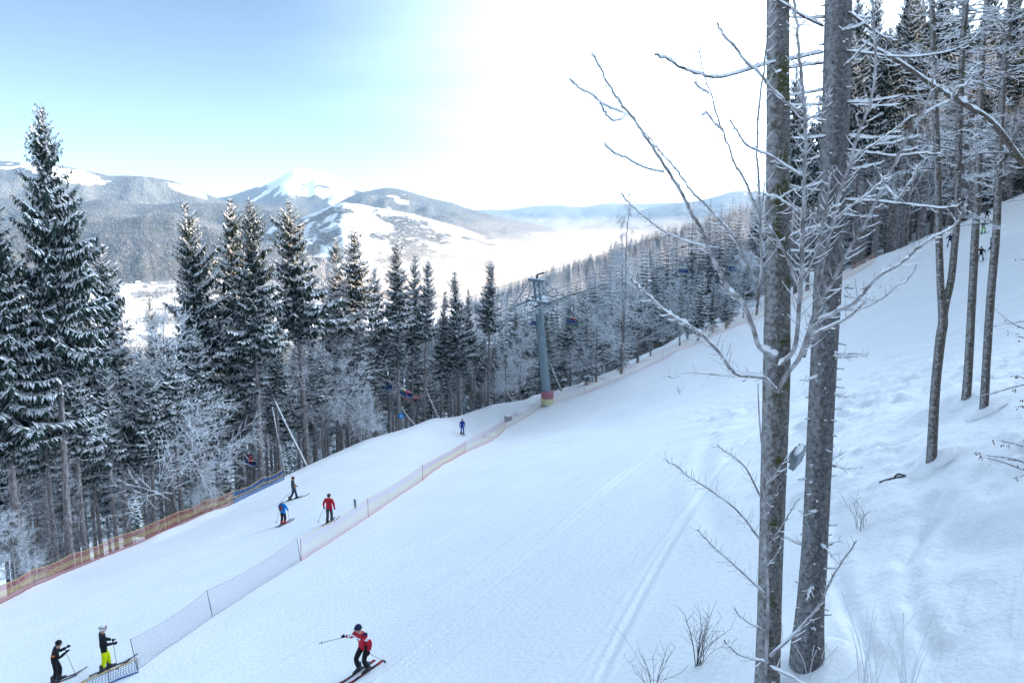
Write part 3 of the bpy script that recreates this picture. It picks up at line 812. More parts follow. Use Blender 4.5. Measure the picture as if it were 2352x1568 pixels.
def instancer(name, pts, scl, sources, label, seed=1):
    """One mass of trees: every point of the mesh carries an instance of one of the sources."""
    me = bpy.data.meshes.new(name); me.vertices.add(len(pts)); me.vertices.foreach_set('co', pts.astype(np.float32).ravel())
    a = me.attributes.new('size', 'FLOAT', 'POINT'); a.data.foreach_set('value', scl.astype(np.float32))
    o = link(name, me)
    ng = bpy.data.node_groups.new(name, 'GeometryNodeTree')
    ng.interface.new_socket('Geometry', in_out='INPUT', socket_type='NodeSocketGeometry'); ng.interface.new_socket('Geometry', in_out='OUTPUT', socket_type='NodeSocketGeometry')
    n, l = ng.nodes, ng.links
    gi, go = n.new('NodeGroupInput'), n.new('NodeGroupOutput')
    j = n.new('GeometryNodeGeometryToInstance')
    for s in reversed(sources):
        oi = n.new('GeometryNodeObjectInfo'); oi.inputs['Object'].default_value = s
        l.new(oi.outputs['Geometry'], j.inputs[0])
    ip = n.new('GeometryNodeInstanceOnPoints'); ip.inputs['Pick Instance'].default_value = True
    rv = n.new('FunctionNodeRandomValue'); rv.data_type = 'INT'; rv.inputs[4].default_value = 0; rv.inputs[5].default_value = len(sources) - 1; rv.inputs['Seed'].default_value = seed
    rr = n.new('FunctionNodeRandomValue'); rr.data_type = 'FLOAT_VECTOR'; rr.inputs[0].default_value = (0, 0, 0); rr.inputs[1].default_value = (0, 0, 6.28)
    sz = n.new('GeometryNodeInputNamedAttribute'); sz.data_type = 'FLOAT'; sz.inputs['Name'].default_value = 'size'
    l.new(gi.outputs[0], ip.inputs['Points']); l.new(j.outputs[0], ip.inputs['Instance'])
    l.new(rv.outputs[2], ip.inputs['Instance Index']); l.new(rr.outputs[0], ip.inputs['Rotation']); l.new(sz.outputs[0], ip.inputs['Scale'])
    l.new(ip.outputs[0], go.inputs[0])
    md = o.modifiers.new('scatter', 'NODES'); md.node_group = ng
    return tag(o, label, 'forest', None, 'stuff')

def hill_points(u0, u1, z0, z1, area, rule=None, seed=1):
    g = np.random.default_rng(seed)
    n = int((u1 - u0) / F * (z1 ** 2 - z0 ** 2) / 2 / area)
    u = g.uniform(u0, u1, n); Z = np.sqrt(g.uniform(z0 ** 2, z1 ** 2, n))
    x = (u - CX) / F * Z; y = Z / CP
    z, kd = h_far(u, Z, x, y, True)
    y = (Z + z * SP) / CP
    keep = np.ones(n, bool)
    if rule is not None:
        _, v, _ = to_uvZ(x, y, z); w = wood_rule(kd, u, v, x, y, z); keep = g.random(n) < rule(w, u, v, Z, kd)
    return np.stack([x, y, z - 0.3], -1)[keep], u[keep], Z[keep]

q, u, Z = hill_points(1060, 2050, 215, 1500, 60, seed=2)
d = edge_dist(q[:, 0], q[:, 1]); ok = d > 78
instancer('hillside_forest', q[ok], rng.uniform(0.8, 1.55, ok.sum()), MID, 'snowy spruce forest covering the hillside behind the lift')
q, u, Z = hill_points(-300, 1100, 170, 1650, 130, seed=3)
instancer('lower_forest', q, rng.uniform(0.5, 0.9, len(q)), DARK, 'snowy spruce forest falling away to the valley behind the left wood', 4)
q, u, Z = hill_points(-300, 1500, 1700, 5600, 210, lambda w, u, v, Z, kd: np.clip(w * 1.1 - 0.1, np.where((kd < 0) & (u < 640), 0.16 + 0.5 * smoothstep(3300, 2300, Z) * 0 + 0.34 * (fbm(Z / 260.0, u / 90.0, 77, 2) > 0.05), 0.03), 1) * np.where(kd < 0, np.where(u < 620, 0.9, 0.25), 1.0), seed=5)
instancer('valley_forest', q, rng.uniform(0.55, 1.2, len(q)), FAR, 'spruce forest on the sunlit rolling hills across the valley', 6)
g_ = np.random.default_rng(19); n = 14000
u = g_.uniform(100, 660, n); Z = np.sqrt(g_.uniform(1700.0 ** 2, 3700.0 ** 2, n)); x = (u - CX) / F * Z; y = Z / CP
ok = fbm(x / 190, y / 130, 91, 3) > 0.12; u, Z, x, y = u[ok], Z[ok], x[ok], y[ok]; z, kd = h_far(u, Z, x, y, True)
instancer('valley_copses', np.stack([x, (Z + z * SP) / CP, z], -1), g_.uniform(0.9, 1.6, len(x)), FAR, 'copses and tree lines between the snowy valley fields at left', 20)
# the dark copse that stands out of the fog
g_ = np.random.default_rng(9); n = 420
u = g_.uniform(935, 1085, n); Z = g_.uniform(3050, 3500, n); x = (u - CX) / F * Z; y = Z / CP; z = h_far(u, Z, x, y)
instancer('fog_copse', np.stack([x, (Z + z * SP) / CP, z], -1), g_.uniform(0.9, 1.5, n), FAR, 'dark copse of spruces standing out of the valley fog', 8)

# ---------------------------------------------------------------- air: haze over everything and the fog bank in the valley
def volume_mat(name, dens, col=(1, 1, 1), aniso=0.3):
    m = bpy.data.materials.new(name); m.use_nodes = True; n = m.node_tree.nodes; n.clear()
    pv = n.new('ShaderNodeVolumePrincipled'); pv.inputs['Density'].default_value = dens; pv.inputs['Color'].default_value = (*col, 1); pv.inputs['Anisotropy'].default_value = aniso
    om = n.new('ShaderNodeOutputMaterial'); m.node_tree.links.new(pv.outputs['Volume'], om.inputs['Volume'])
    return m
mb = MB(); mb.box((0, 8400, 128), (35000, 18000, 784)); tag(mb.build('haze', [volume_mat('haze', 0.000042, (0.50, 0.74, 1.0), 0.1)]), kind='stuff')
uf = np.linspace(-500, 1900, 90); zf = np.geomspace(1750, 8200, 70)
U2, Z2 = np.meshgrid(uf, zf); X2 = (U2 - CX) / F * Z2; Y2 = Z2 / CP - 35
edge = smoothstep(-500, 0, U2) * (1 - smoothstep(1650, 1900, U2)) * smoothstep(1750, 2400, Z2) * (1 - smoothstep(7000, 8200, Z2))
for lay, (thick, dens, lab) in enumerate([(58, 0.0022, 'lowest and densest layer of bright morning fog on the valley floor'), (100, 0.0007, 'second layer of thinning morning fog over the valley'),
                                          (155, 0.00020, 'third, fainter layer of mist over the valley'), (240, 0.00006, 'uppermost thin veil of morning mist over the valley')]):
    T2 = -259 + edge * (thick + thick * 0.3 * fbm(X2 / 600, Y2 / 600, 31 + lay, 3)) * (0.06 + 0.94 * smoothstep(560, 1020, U2))
    nF = X2.size; top = np.stack([X2, Y2, T2], -1).reshape(-1, 3); bot = top.copy(); bot[:, 2] = -260.5 - lay * 0.3
    ii = np.arange(nF).reshape(X2.shape); a, b, c, d4 = ii[:-1, :-1].ravel(), ii[:-1, 1:].ravel(), ii[1:, 1:].ravel(), ii[1:, :-1].ravel()
    rim = np.concatenate([ii[0, :], ii[1:, -1], ii[-1, -2::-1], ii[-2:0:-1, 0]]); rn = np.roll(rim, -1)
    tri = np.concatenate([np.stack([a, b, c], -1), np.stack([a, c, d4], -1), np.stack([a, c, b], -1) + nF, np.stack([a, d4, c], -1) + nF, np.stack([rim, rim + nF, rn + nF], -1), np.stack([rim, rn + nF, rn], -1)])
    mb = MB(); mb.add(np.vstack([top, bot]), tri)
    tag(mb.build('fog_bank', [volume_mat('fog', dens, (0.92, 0.80, 0.66), 0.3)]), lab, 'fog', None, 'stuff')
# the wooded shoulder right of the run, beyond the picture's edge: it keeps the run in shade
g_ = np.random.default_rng(12); n = 3200
x = g_.uniform(40, 240, n); y = g_.uniform(-40, 200, n)
uu = CX + F * x / np.maximum(y, 1); ok = ((uu > 2410) | (y < 4)) & (x > 55 + 0.10 * y) & ((edge_dist(x, y) > 6) | (uu > 2560))
x, y = x[ok], y[ok]
instancer('shoulder_forest', np.stack([x, y, h_full(x, y) - 0.3], -1), np.where(y < 72, g_.uniform(1.0, 1.4, len(x)), g_.uniform(0.65, 0.85, len(x))), MID, 'spruce forest on the shoulder right of the ski run', 13)

# deeper rows of the wood at the top of the run
scatter_wood(34, 1890, 2560, 14, 60, 3.0, lambda u: rng.uniform(250, 420), YOUNG, 'young spruces under the upper wood', '%s young spruce from the left under the tall wood at the top of the run', hmin=9, hmax=17, wide=(1.0, 1.4))
g_ = np.random.default_rng(15); n = 1500
u = g_.uniform(1960, 2750, n); Z = g_.uniform(150, 330, n); x = (u - CX) / F * Z; y = Z / CP; d = edge_dist(x, y); ok = (d > 44)
x, y = x[ok], y[ok]; instancer('upper_forest', np.stack([x, y, np.minimum(h_full(x, y), h_far(u[ok], Z[ok], x, y)) - 0.5], -1), g_.uniform(0.9, 1.35, len(x)), DARK, 'dense spruce forest deeper behind the tall wood at the top of the run', 16)
# ================================================================ FOREGROUND TREES
def big_bark(name, c0, c1, moss=0.0):
    m = noise_mat(name, c0, c1, 16.0, 9, rough=0.9, stretch=(1, 1, 0.7), bump=1.0, bump_scale=30, dist=0.05, lo=0.32, hi=0.74)
    nt = m.node_tree; n, l = nt.nodes, nt.links; b = n['Principled BSDF']
    src = b.inputs['Base Color'].links[0].from_socket
    t = n.new('ShaderNodeTexCoord')
    def layer(src, scale, lo, hi, col, st=(1, 1, 1), det=3):
        mpg = n.new('ShaderNodeMapping'); mpg.inputs['Scale'].default_value = st; l.new(t.outputs['Object'], mpg.inputs['Vector'])
        z = n.new('ShaderNodeTexNoise'); z.inputs['Scale'].default_value = scale; z.inputs['Detail'].default_value = det; l.new(mpg.outputs['Vector'], z.inputs['Vector'])
        r = n.new('ShaderNodeMapRange'); r.inputs['From Min'].default_value = lo; r.inputs['From Max'].default_value = hi; l.new(z.outputs['Fac'], r.inputs['Value'])
        mx = n.new('ShaderNodeMix'); mx.data_type = 'RGBA'; mx.inputs[7].default_value = (*col, 1)
        l.new(r.outputs['Result'], mx.inputs[0]); l.new(src, mx.inputs[6]); return mx.outputs[2]
    if moss: src = layer(src, 2.2, 0.62 - moss, 0.70 - moss, (0.060, 0.062, 0.018), (1, 1, 0.8), 5)
    src = layer(src, 12.0, 0.52, 0.72, (0.25, 0.25, 0.255), (1, 1, 2.6), 10)      # lichen and rime
    src = layer(src, 34.0, 0.68, 0.71, (0.85, 0.86, 0.88), (1, 1, 1.4), 4)      # specks of blown snow
    # rime plastered on the weather side
    ge = n.new('ShaderNodeNewGeometry'); vd = n.new('ShaderNodeVectorMath'); vd.operation = 'DOT_PRODUCT'; vd.inputs[1].default_value = (-0.86, -0.45, 0.15); l.new(ge.outputs['Normal'], vd.inputs[0])
    z = n.new('ShaderNodeTexNoise'); z.inputs['Scale'].default_value = 13.0; z.inputs['Detail'].default_value = 9; l.new(t.outputs['Object'], z.inputs['Vector'])
    sm = n.new('ShaderNodeMath'); sm.operation = 'MULTIPLY_ADD'; sm.inputs[1].default_value = 1.3; l.new(z.outputs['Fac'], sm.inputs[0]); l.new(vd.outputs['Value'], sm.inputs[2])
    r = n.new('ShaderNodeMapRange'); r.inputs['From Min'].default_value = 1.36; r.inputs['From Max'].default_value = 1.72; r.inputs['To Max'].default_value = 0.42; l.new(sm.outputs[0], r.inputs['Value'])
    mx = n.new('ShaderNodeMix'); mx.data_type = 'RGBA'; mx.inputs[7].default_value = (0.62, 0.63, 0.65, 1); l.new(r.outputs['Result'], mx.inputs[0]); l.new(src, mx.inputs[6]); src = mx.outputs[2]
    l.new(src, b.inputs['Base Color'])
    return m
M['maple_bark'] = big_bark('maple_bark', (0.075, 0.066, 0.060), (0.22, 0.205, 0.195), 0.09)
M['spruce_bark'] = big_bark('spruce_bark', (0.072, 0.066, 0.064), (0.20, 0.19, 0.185))
M['beech_bark'] = big_bark('beech_bark', (0.062, 0.047, 0.038), (0.17, 0.14, 0.115), 0.02)
M['branch_bark'] = noise_mat('branch_bark', (0.15, 0.135, 0.13), (0.46, 0.45, 0.46), 6, 5, rough=0.85, bump=0.4, bump_scale=40, dist=0.01)
M['dark_branch'] = noise_mat('dark_branch', (0.045, 0.036, 0.032), (0.13, 0.11, 0.10), 9, 5, rough=0.9)
M['dead_leaf'] = noise_mat('dead_leaf', (0.10, 0.040, 0.022), (0.20, 0.09, 0.045), 20, rough=0.8)

def spline(pts, n):
    """Catmull-Rom through pts."""
    p = np.asarray(pts, float)
    if len(p) < 3: return p[0] + (p[-1] - p[0]) * np.linspace(0, 1, n)[:, None]
    q = np.vstack([2 * p[0] - p[1], p, 2 * p[-1] - p[-2]]); out = []
    t = np.linspace(0, len(p) - 1 - 1e-6, n)
    for s in t:
        i = int(s); f = s - i; a, b, c, d = q[i], q[i + 1], q[i + 2], q[i + 3]
        out.append(0.5 * (2 * b + (c - a) * f + (2 * a - 5 * b + 4 * c - d) * f ** 2 + (3 * b - a - 3 * c + d) * f ** 3))
    return np.array(out)

fg = np.random.default_rng(77)
def snowy_limb(mb, pts, r0, r1, snow=1.0, k=6, blobs=0.12, wig=0.0):
    """A limb with the snow that lies along its upper side (material 0 = bark, 1 = snow)."""
    pts = np.array(pts, float); n = len(pts)
    if wig: pts = pts + fg.normal(0, wig, pts.shape) * np.linspace(0, 1, n)[:, None]
    rad = np.linspace(r0, r1, n)
    mb.tube(pts, rad, k, 0)
    d = np.gradient(pts, axis=0); L = np.linalg.norm(d, axis=1) + 1e-9; flat = 1 - np.abs(d[:, 2]) / L
    top = pts.copy(); top[:, 2] += rad * 0.75 + 0.004
    i = 0
    while i < n - 1:
        if flat[i] > 0.13 and fg.random() < 0.93 * snow:
            j = i + 1
            while j < n - 1 and flat[j] > 0.13 and fg.random() < 0.9: j += 1
            m = j - i + 1
            rs = (rad[i:j + 1] * fg.uniform(0.75, 1.15, m) + 0.006) * np.clip(0.4 + flat[i:j + 1], 0.5, 1.15) * snow
            rs[0] *= 0.5; rs[-1] *= 0.5
            mb.tube(top[i:j + 1], rs, 5, 1)
            i = j
        else: i += 1
    for q in range(n):
        if flat[q] > 0.2 and fg.random() < blobs * snow:
            s = fg.uniform(0.9, 1.7) * rad[q] + 0.006
            dd_ = d[q] / L[q]; o_ = dd_ * s * fg.uniform(.6, 1.6)
            mb.tube([top[q] - o_, top[q] + [0, 0, s * .35], top[q] + o_ * .7 + [0, 0, s * .1], top[q] + o_ * 1.3 - [0, 0, s * .3]], [s * .4, s, s * .8, s * .3], 6, 1)

def add_twigs(mb, pts, r, every, length, snow=1.0, up=0.5, both=True, start=0.12):
    pts = np.asarray(pts); seg = np.linalg.norm(np.diff(pts, axis=0), axis=1); s = np.concatenate([[0], np.cumsum(seg)]); L = s[-1]
    t = L * start; sd = 1
    while t < L:
        p = np.array([np.interp(t, s, pts[:, k]) for k in range(3)]); q = np.array([np.interp(min(t + 0.05, L), s, pts[:, k]) for k in range(3)])
        d = q - p; d /= np.linalg.norm(d) + 1e-9
        for sgn in ((1, -1) if both else (sd,)):
            sx = np.cross(d, fg.normal(0, 0.4, 3) + np.array([0, 1.0, 0])); sx /= np.linalg.norm(sx) + 1e-9
            ln = length * fg.uniform(0.35, 1.15) * (1 - 0.55 * t / L)
            e = d * fg.uniform(0.4, 0.9) + sx * sgn * fg.uniform(0.6, 1.0) + np.array([0, fg.normal(0, 0.35), up * fg.uniform(0.1, 0.7)]); e /= np.linalg.norm(e)
            m = p + e * ln * 0.5; m[2] -= 0.03 * ln; en = p + e * ln; en[2] += 0.10 * ln
            snowy_limb(mb, spline([p, m, en], 6), r * fg.uniform(0.6, 1.0), r * 0.35, snow, 4, 0.10)
        t += every * fg.uniform(0.6, 1.5); sd = -sd

def trunk_tube(pts, rad, k=26, rough=0.02, seed=0):
    """Thick stem with an uneven surface."""
    c = spline(pts, 90); r = np.interp(np.linspace(0, 1, 90), np.linspace(0, 1, len(rad)), rad); mb = MB()
    th = np.arange(k) / k * 2 * np.pi
    H = np.cumsum(np.concatenate([[0], np.linalg.norm(np.diff(c, axis=0), axis=1)]))
    A, B = np.meshgrid(th, H)
    bump = 1 + rough * 3.5 * fbm(np.cos(A) * 1.5 + 7, B * 0.9 + np.sin(A) * 1.5, seed, 5, 0.6) + rough * 1.5 * fbm(A * 6, B * 9, seed + 3, 2)
    x = c[:, 0][:, None] + np.cos(A) * r[:, None] * bump; y = c[:, 1][:, None] + np.sin(A) * r[:, None] * bump; z = np.repeat(c[:, 2][:, None], k, 1)
    v = np.stack([x, y, z], -1).reshape(-1, 3); t = []
    for i in range(89):
        for j in range(k):
            p, q = i * k + j, i * k + (j + 1) % k
            t += [[p, q, q + k], [p, q + k, p + k]]
    mb.add(v, t, 0)
    # snow caught on the bark
    for _ in range(40):
        i = int(fg.integers(8, 86)); j = int(fg.integers(0, k)); p = v[i * k + j]; o = (p - c[i]); o /= np.linalg.norm(o)
        s = fg.uniform(0.008, 0.024)
        mb.sphere(p + o * s * 0.2, (s * 1.3, s * 1.3, s * 0.7), 1, 6, 4)
    return mb, c, r

def pp(uv, Z, z_end=None):
    """Frame polyline -> world polyline at depth Z (drifting to z_end)."""
    n = len(uv); zs = np.linspace(Z, Z if z_end is None else z_end, n)
    return np.array([P(u, v, z) for (u, v), z in zip(uv, zs)])

# --- the mossy maple with forking limbs
ZM = 13.4
foot = G(1757, 1625); ZM = float(to_uvZ(*foot)[2])
maple = empty('maple_tree', foot); mo = np.array(foot)
path = [foot - mo - [0, 0, .4]] + [P(u, v, ZM) - mo for u, v in [(1762,1568),(1772,1240),(1783,880),(1786,640),(1787,300),(1787,0),(1790,-160),(1792,-420)]]
mbt, _, _ = trunk_tube(path, [0.27, 0.215, 0.205, 0.235, 0.215, 0.20, 0.19, 0.18, 0.16], seed=5)
mbt.build('trunk', [M['maple_bark'], M['snow']], maple, True)
def snow_collar(tree, r, seed):
    mb = MB(); mb.sphere((0, 0, -0.02), (r * 2.3, r * 2.1, r * 0.5), 0, 18, 10); v = mb.v[0]; v *= (1 + 0.3 * fbm(v[:, 0] * 4 + seed, v[:, 1] * 4, seed, 3))[:, None]; fx, fy = tree.location[0], tree.location[1]; v[:, 2] += v[:, 0] * float(ground(fx + .4, fy) - ground(fx - .4, fy)) / .8 + v[:, 1] * float(ground(fx, fy + .4) - ground(fx, fy - .4)) / .8; mb.build('snow_collar', [M['snow_ground']], tree, True)
snow_collar(maple, .27, 1)
tag(maple, 'big mossy maple trunk with snowy forking limbs, left one of the two foreground trunks', 'tree')
LIMBS = [  # frame polyline, depth change, start radius px, end radius px, twig spacing m, twig length m
    ([(1783,898),(1752,867),(1690,857),(1652,810),(1610,767),(1536,721),(1479,671),(1450,640)], -1.2, 10, 5, .30, .30),
    ([(1748,868),(1660,862),(1575,856),(1552,867),(1521,862)], -0.5, 3.5, 1.6, .5, .3),
    ([(1784,900),(1808,857),(1832,829),(1849,788),(1870,723),(1890,682),(1918,638),(1938,590),(1991,509),(2030,424),(2068,347),(2118,262),(2134,223),(2153,146)], -1.6, 12, 4, .30, .40),
    ([(2030,424),(2061,455),(2079,435),(2095,412),(2114,378)], -1.8, 5, 3, .3, .15),
    ([(1999,335),(2053,327),(2114,312)], -1.4, 4, 3, .3, .2),
    ([(2118,262),(2157,243),(2184,231),(2195,204),(2222,193),(2230,166),(2245,148)], -1.6, 4.5, 3, .25, .15),
    ([(1785,815),(1767,812),(1743,795),(1729,752),(1705,694),(1675,667),(1652,621),(1629,574),(1609,524),(1586,486),(1566,444),(1542,406),(1515,362),(1487,320),(1460,279),(1440,255),(1416,225),(1402,201),(1385,170),(1368,136),(1362,124)], -1.5, 12, 3, .26, .22),
    ([(1745,660),(1713,604),(1686,546),(1655,509),(1618,468),(1594,447),(1570,413),(1546,382),(1522,355),(1501,331),(1481,303)], -1.0, 7, 2, .26, .25),
    ([(1440,262),(1405,249),(1378,235),(1361,218),(1337,207),(1320,195),(1310,183)], -1.5, 4, 3, .25, .12),
    ([(1440,262),(1425,275),(1405,276),(1390,258),(1378,236)], -1.5, 3.5, 3.5, .5, .06),
    ([(1525,396),(1494,389),(1467,379),(1436,362),(1412,353),(1388,334)], -1.2, 4, 3.5, .3, .12),
    ([(1652,571),(1618,565),(1583,557),(1542,540),(1498,512),(1453,475),(1426,445)], -1.0, 4.5, 3, .35, .2),
    ([(1830,655),(1809,595),(1782,546),(1748,495),(1734,471),(1710,413),(1686,375),(1679,348),(1662,307),(1648,266),(1638,231),(1625,194),(1614,156),(1602,102)], -0.9, 8, 2, .24, .28),
    ([(1660,300),(1638,280),(1621,259),(1612,268)], -0.9, 4, 3, .3, .1),
    ([(1628,214),(1611,204),(1594,189)], -0.9, 4, 3, .3, .1),
    ([(1735,690),(1746,640),(1748,604),(1744,444),(1739,342),(1744,239),(1755,153),(1765,67),(1772,-30)], -1.1, 6.5, 3.5, .28, .35),
    ([(1795,835),(1825,799),(1835,710),(1842,604),(1845,478),(1851,342),(1844,205),(1837,136),(1830,67),(1820,-40)], -1.0, 11, 6, .26, .40),
    ([(1845,820),(1870,745),(1911,723),(1931,709),(1962,696),(1986,668),(2020,634),(2072,603),(2106,572),(2150,542),(2185,525),(2205,500),(2222,462)], -1.8, 10, 4, .30, .30),
    ([(1931,713),(1986,706),(2020,689),(2055,662),(2089,638),(2106,610)], -1.6, 4, 2, .3, .25),
    ([(1850,800),(1872,770),(1905,752),(1950,728),(1990,690)], -1.4, 9, 4, .3, .25),
    ([(1837,259),(1806,235),(1769,201),(1745,170),(1717,146),(1690,112),(1662,81),(1645,52)], -1.2, 7, 4, .28, .25),
    ([(1840,403),(1809,385),(1769,358),(1720,338),(1700,314),(1676,276)], -1.2, 6, 3, .3, .25),
    ([(1838,492),(1809,470),(1780,452),(1752,448)], -1.1, 5, 3, .3, .25),
    ([(1880,650),(1900,560),(1929,443),(1949,385),(1964,331),(1980,289),(1995,250),(2007,193),(2010,116),(2005,40),(2003,-40)], -1.4, 9, 5, .26, .35),
    ([(1949,385),(1975,352),(2010,330),(2052,300),(2095,262)], -1.4, 5, 2, .3, .25),
    ([(1905,545),(1925,500),(1960,470),(2000,440),(2040,400)], -1.7, 4.5, 2, .3, .3),
    ([(1850,640),(1880,560),(1897,480),(1905,420),(1915,380)], -1.2, 6, 3, .3, .3),
    ([(1822,560),(1850,545),(1880,522),(1902,490),(1925,470)], -0.8, 5, 3, .3, .3),
    ([(1837,300),(1860,272),(1885,262),(1900,230),(1905,205)], -1.0, 4.5, 3.5, .3, .2),
]
def limb_objects(tree, origin, limbs, Z, mats, scale_r=1.0):
    for (uv, dz, ra, rb, ev, tl) in limbs:
        pts = spline(pp(uv, Z - 0.25, Z - 0.25 + dz) - origin, max(10, 4 * len(uv)))
        k = Z / F * 0.5 * scale_r * 0.88
        mb = MB(); snowy_limb(mb, pts, ra * k, rb * k, 1.0, 7, 0.12, 0.010)
        add_twigs(mb, pts, max(0.005, rb * k * 0.5), ev * 0.55, tl * 1.25, 1.0)
        mb.build('branch', mats, tree, True)
limb_objects(maple, mo, LIMBS, ZM, [M['branch_bark'], M['snow']], 1.1)

# --- the spruce trunk beside it, bristling with dead stubs
foot = G(1853, 1535); so = np.array(foot); ZS = float(to_uvZ(*foot)[2])
sp2 = empty('spruce_tree', foot)
path = [np.array([0, 0, -.5])] + [P(u, v, ZS) - so for u, v in [(1854,1500),(1861,1400),(1872,1243),(1886,949),(1893,812),(1900,676),(1918,300),(1926,0),(1934,-300),(1944,-700)]]
k = ZS / F / 2
mbt, cc, rr = trunk_tube(path, [84*k, 74*k, 62*k, 57*k, 57*k, 59*k, 61*k, 61*k, 60*k, 56*k, 48*k], seed=9, rough=0.014)
mbt.build('trunk', [M['spruce_bark'], M['snow']], sp2, True)
snow_collar(sp2, .36, 2)
tag(sp2, 'big grey spruce trunk with dead snowy stubs, right one of the two foreground trunks', 'tree')
short = MB()
for h in np.arange(0.5, 15.5, 0.085):
    i = int(np.argmin(np.abs(cc[:, 2] - h)));  az = fg.uniform(0, 6.28); up_ = h / 15
    long = fg.random() < (0.12 + 0.36 * max(0, up_ - 0.35))
    ln = fg.uniform(0.45, 1.0) * (0.7 + 1.9 * max(0, up_ - 0.3)) if long else fg.uniform(0.04, 0.22)
    o = np.array([math.cos(az), math.sin(az), fg.normal(0.05, 0.14)])
    p0 = cc[i] + o * rr[i] * 0.85
    if long:
        bend = fg.normal(0, 0.25, 3); bend[2] = -abs(bend[2]) * 0.6
        pts = spline([p0, p0 + o * ln * 0.5 + bend * ln * 0.18, p0 + o * ln + bend * ln * 0.10 + np.array([0, 0, 0.05 * ln])], 12)
        mb = MB(); snowy_limb(mb, pts, 0.022, 0.007, 1.15, 6, 0.05, 0.008); add_twigs(mb, pts, 0.006, 0.22, 0.28, 1.0, up=0.2)
        mb.build('branch', [M['dark_branch'], M['snow']], sp2, True)
    else:
        snowy_limb(short, spline([p0, p0 + o * ln * 0.6, p0 + o * ln], 4), 0.013, 0.008, 0.9, 5, 0.25)
DEAD = [([(1888,120),(1850,128),(1800,140),(1752,149),(1703,165),(1652,177),(1611,172),(1566,156),(1536,139),(1505,124)], -1.5, 9, 5, .45, .2),
        ([(1890,60),(1850,40),(1800,10),(1760,-20)], -0.8, 8, 5, .4, .3), ([(1888,145),(1850,150),(1815,156),(1780,168)], -.5, 8, 5, .4, .3),
        ([(1888,420),(1850,432),(1820,440),(1790,455)], -.6, 7, 4, .4, .3), ([(1880,520),(1840,530),(1810,545),(1780,560)], -.6, 6, 3, .4, .3),
        ([(1945,345),(2000,352),(2060,358),(2120,352),(2165,356)], -0.6, 6, 3.5, .5, .2), ([(1945,118),(2000,124),(2060,132),(2130,128),(2200,112),(2260,70)], .8, 6, 3, .4, .3),
        ([(1940,460),(2000,462),(2080,470),(2160,478),(2205,472)], -.9, 7, 4, .5, .2), ([(1950,30),(1985,55),(2020,80),(2060,95)], .4, 8, 3, .4, .3),
        ([(1940,680),(1960,684),(1985,690),(2010,688)], -.3, 4, 2, .4, .2), ([(1930,815),(1965,812),(1990,818)], -.3, 4, 2, .5, .2)]
limb_objects(sp2, so, DEAD, ZS, [M['dark_branch'], M['snow']], 0.9)
short.build('stubs', [M['dark_branch'], M['snow']], sp2)['kind'] = 'stuff'

# --- floodlight strapped to that trunk
fl = empty('floodlight', P(1832, 1050, ZS - 0.28)); fl.rotation_euler = (R(25), R(-28), R(40))
mb = MB(); mb.box((0, 0, 0), (0.34, 0.10, 0.40)); mb.box((0, 0.08, 0), (0.22, 0.08, 0.26)); mb.build('housing', [mat('lamp_grey', (0.24, 0.28, 0.30), 0.5, 0.3)], fl)
mb = MB(); mb.box((0, -0.056, 0), (0.29, 0.012, 0.35)); mb.build('glass', [mat('lamp_glass', (0.42, 0.47, 0.50), 0.1, 0.0, 0.6)], fl)
mb = MB(); mb.tube([(0.19, 0.02, 0.1), (0.24, 0.10, 0.0), (0.30, 0.12, -0.02)], 0.018, 6); mb.tube([(0.19, 0.02, -0.1), (0.24, 0.10, -0.06), (0.30, 0.12, -0.04)], 0.018, 6); mb.build('bracket', [mat('lamp_dark', (0.03, 0.035, 0.04), 0.5)], fl)
mb = MB(); mb.sphere((0, 0.02, 0.215), (0.16, 0.055, 0.035), 0); mb.build('snow_cap', [M['snow']], fl, True)
tag(fl, 'grey floodlight fixed to the right foreground trunk', 'floodlight')

# --- slim frosted sapling in front of the mossy trunk
foot = G(1756, 1700); zo = np.array(foot); ZP = float(to_uvZ(*foot)[2]) + 0.1
sap = empty('maple_sapling', foot)
pts = spline(np.vstack([[0, 0, -.2], pp([(1757,1640),(1757,1568),(1764,1389),(1756,1243),(1754,1078),(1744,960),(1741,880)], ZP) - zo]), 40)
mb = MB(); mb.tube(pts, np.linspace(0.042, 0.010, 40), 8, 0); mb.build('stem', [M['branch_bark']], sap, True)
limb_objects(sap, zo, [
    ([(1754,1250),(1686,1165),(1588,1097),(1528,1053)], -.5, 6, 2.5, .25, .22), ([(1756,1362),(1686,1297),(1637,1253),(1601,1216)], -.5, 6, 2.5, .25, .22),
    ([(1747,1141),(1715,1078),(1678,1044),(1647,1024)], -.4, 5, 2.5, .25, .2), ([(1759,1117),(1788,1078),(1812,1039)], -.4, 4, 2, .3, .2),
    ([(1764,1253),(1798,1204),(1817,1170),(1837,1141)], -.4, 5, 2, .3, .2), ([(1768,1506),(1837,1443),(1880,1389),(1914,1321),(1944,1277),(1968,1239)], -.5, 9, 3, .25, .3),
    ([(1749,1443),(1710,1423),(1686,1397)], -.3, 5, 3, .3, .15), ([(1764,1521),(1696,1501),(1662,1467)], -.4, 6, 3, .3, .2), ([(1762,1300),(1785,1270),(1798,1235)], -.3, 4, 2.5, .3, .1),
    ([(1768,1530),(1830,1560),(1880,1600)], -.3, 7, 4, .3, .2), ([(1755,1190),(1775,1150),(1790,1110)], -.3, 4, 2, .3, .1)], ZP, [M['branch_bark'], M['snow']], 1.0)
tag(sap, 'slim frosted sapling standing in front of the mossy maple trunk', 'sapling')

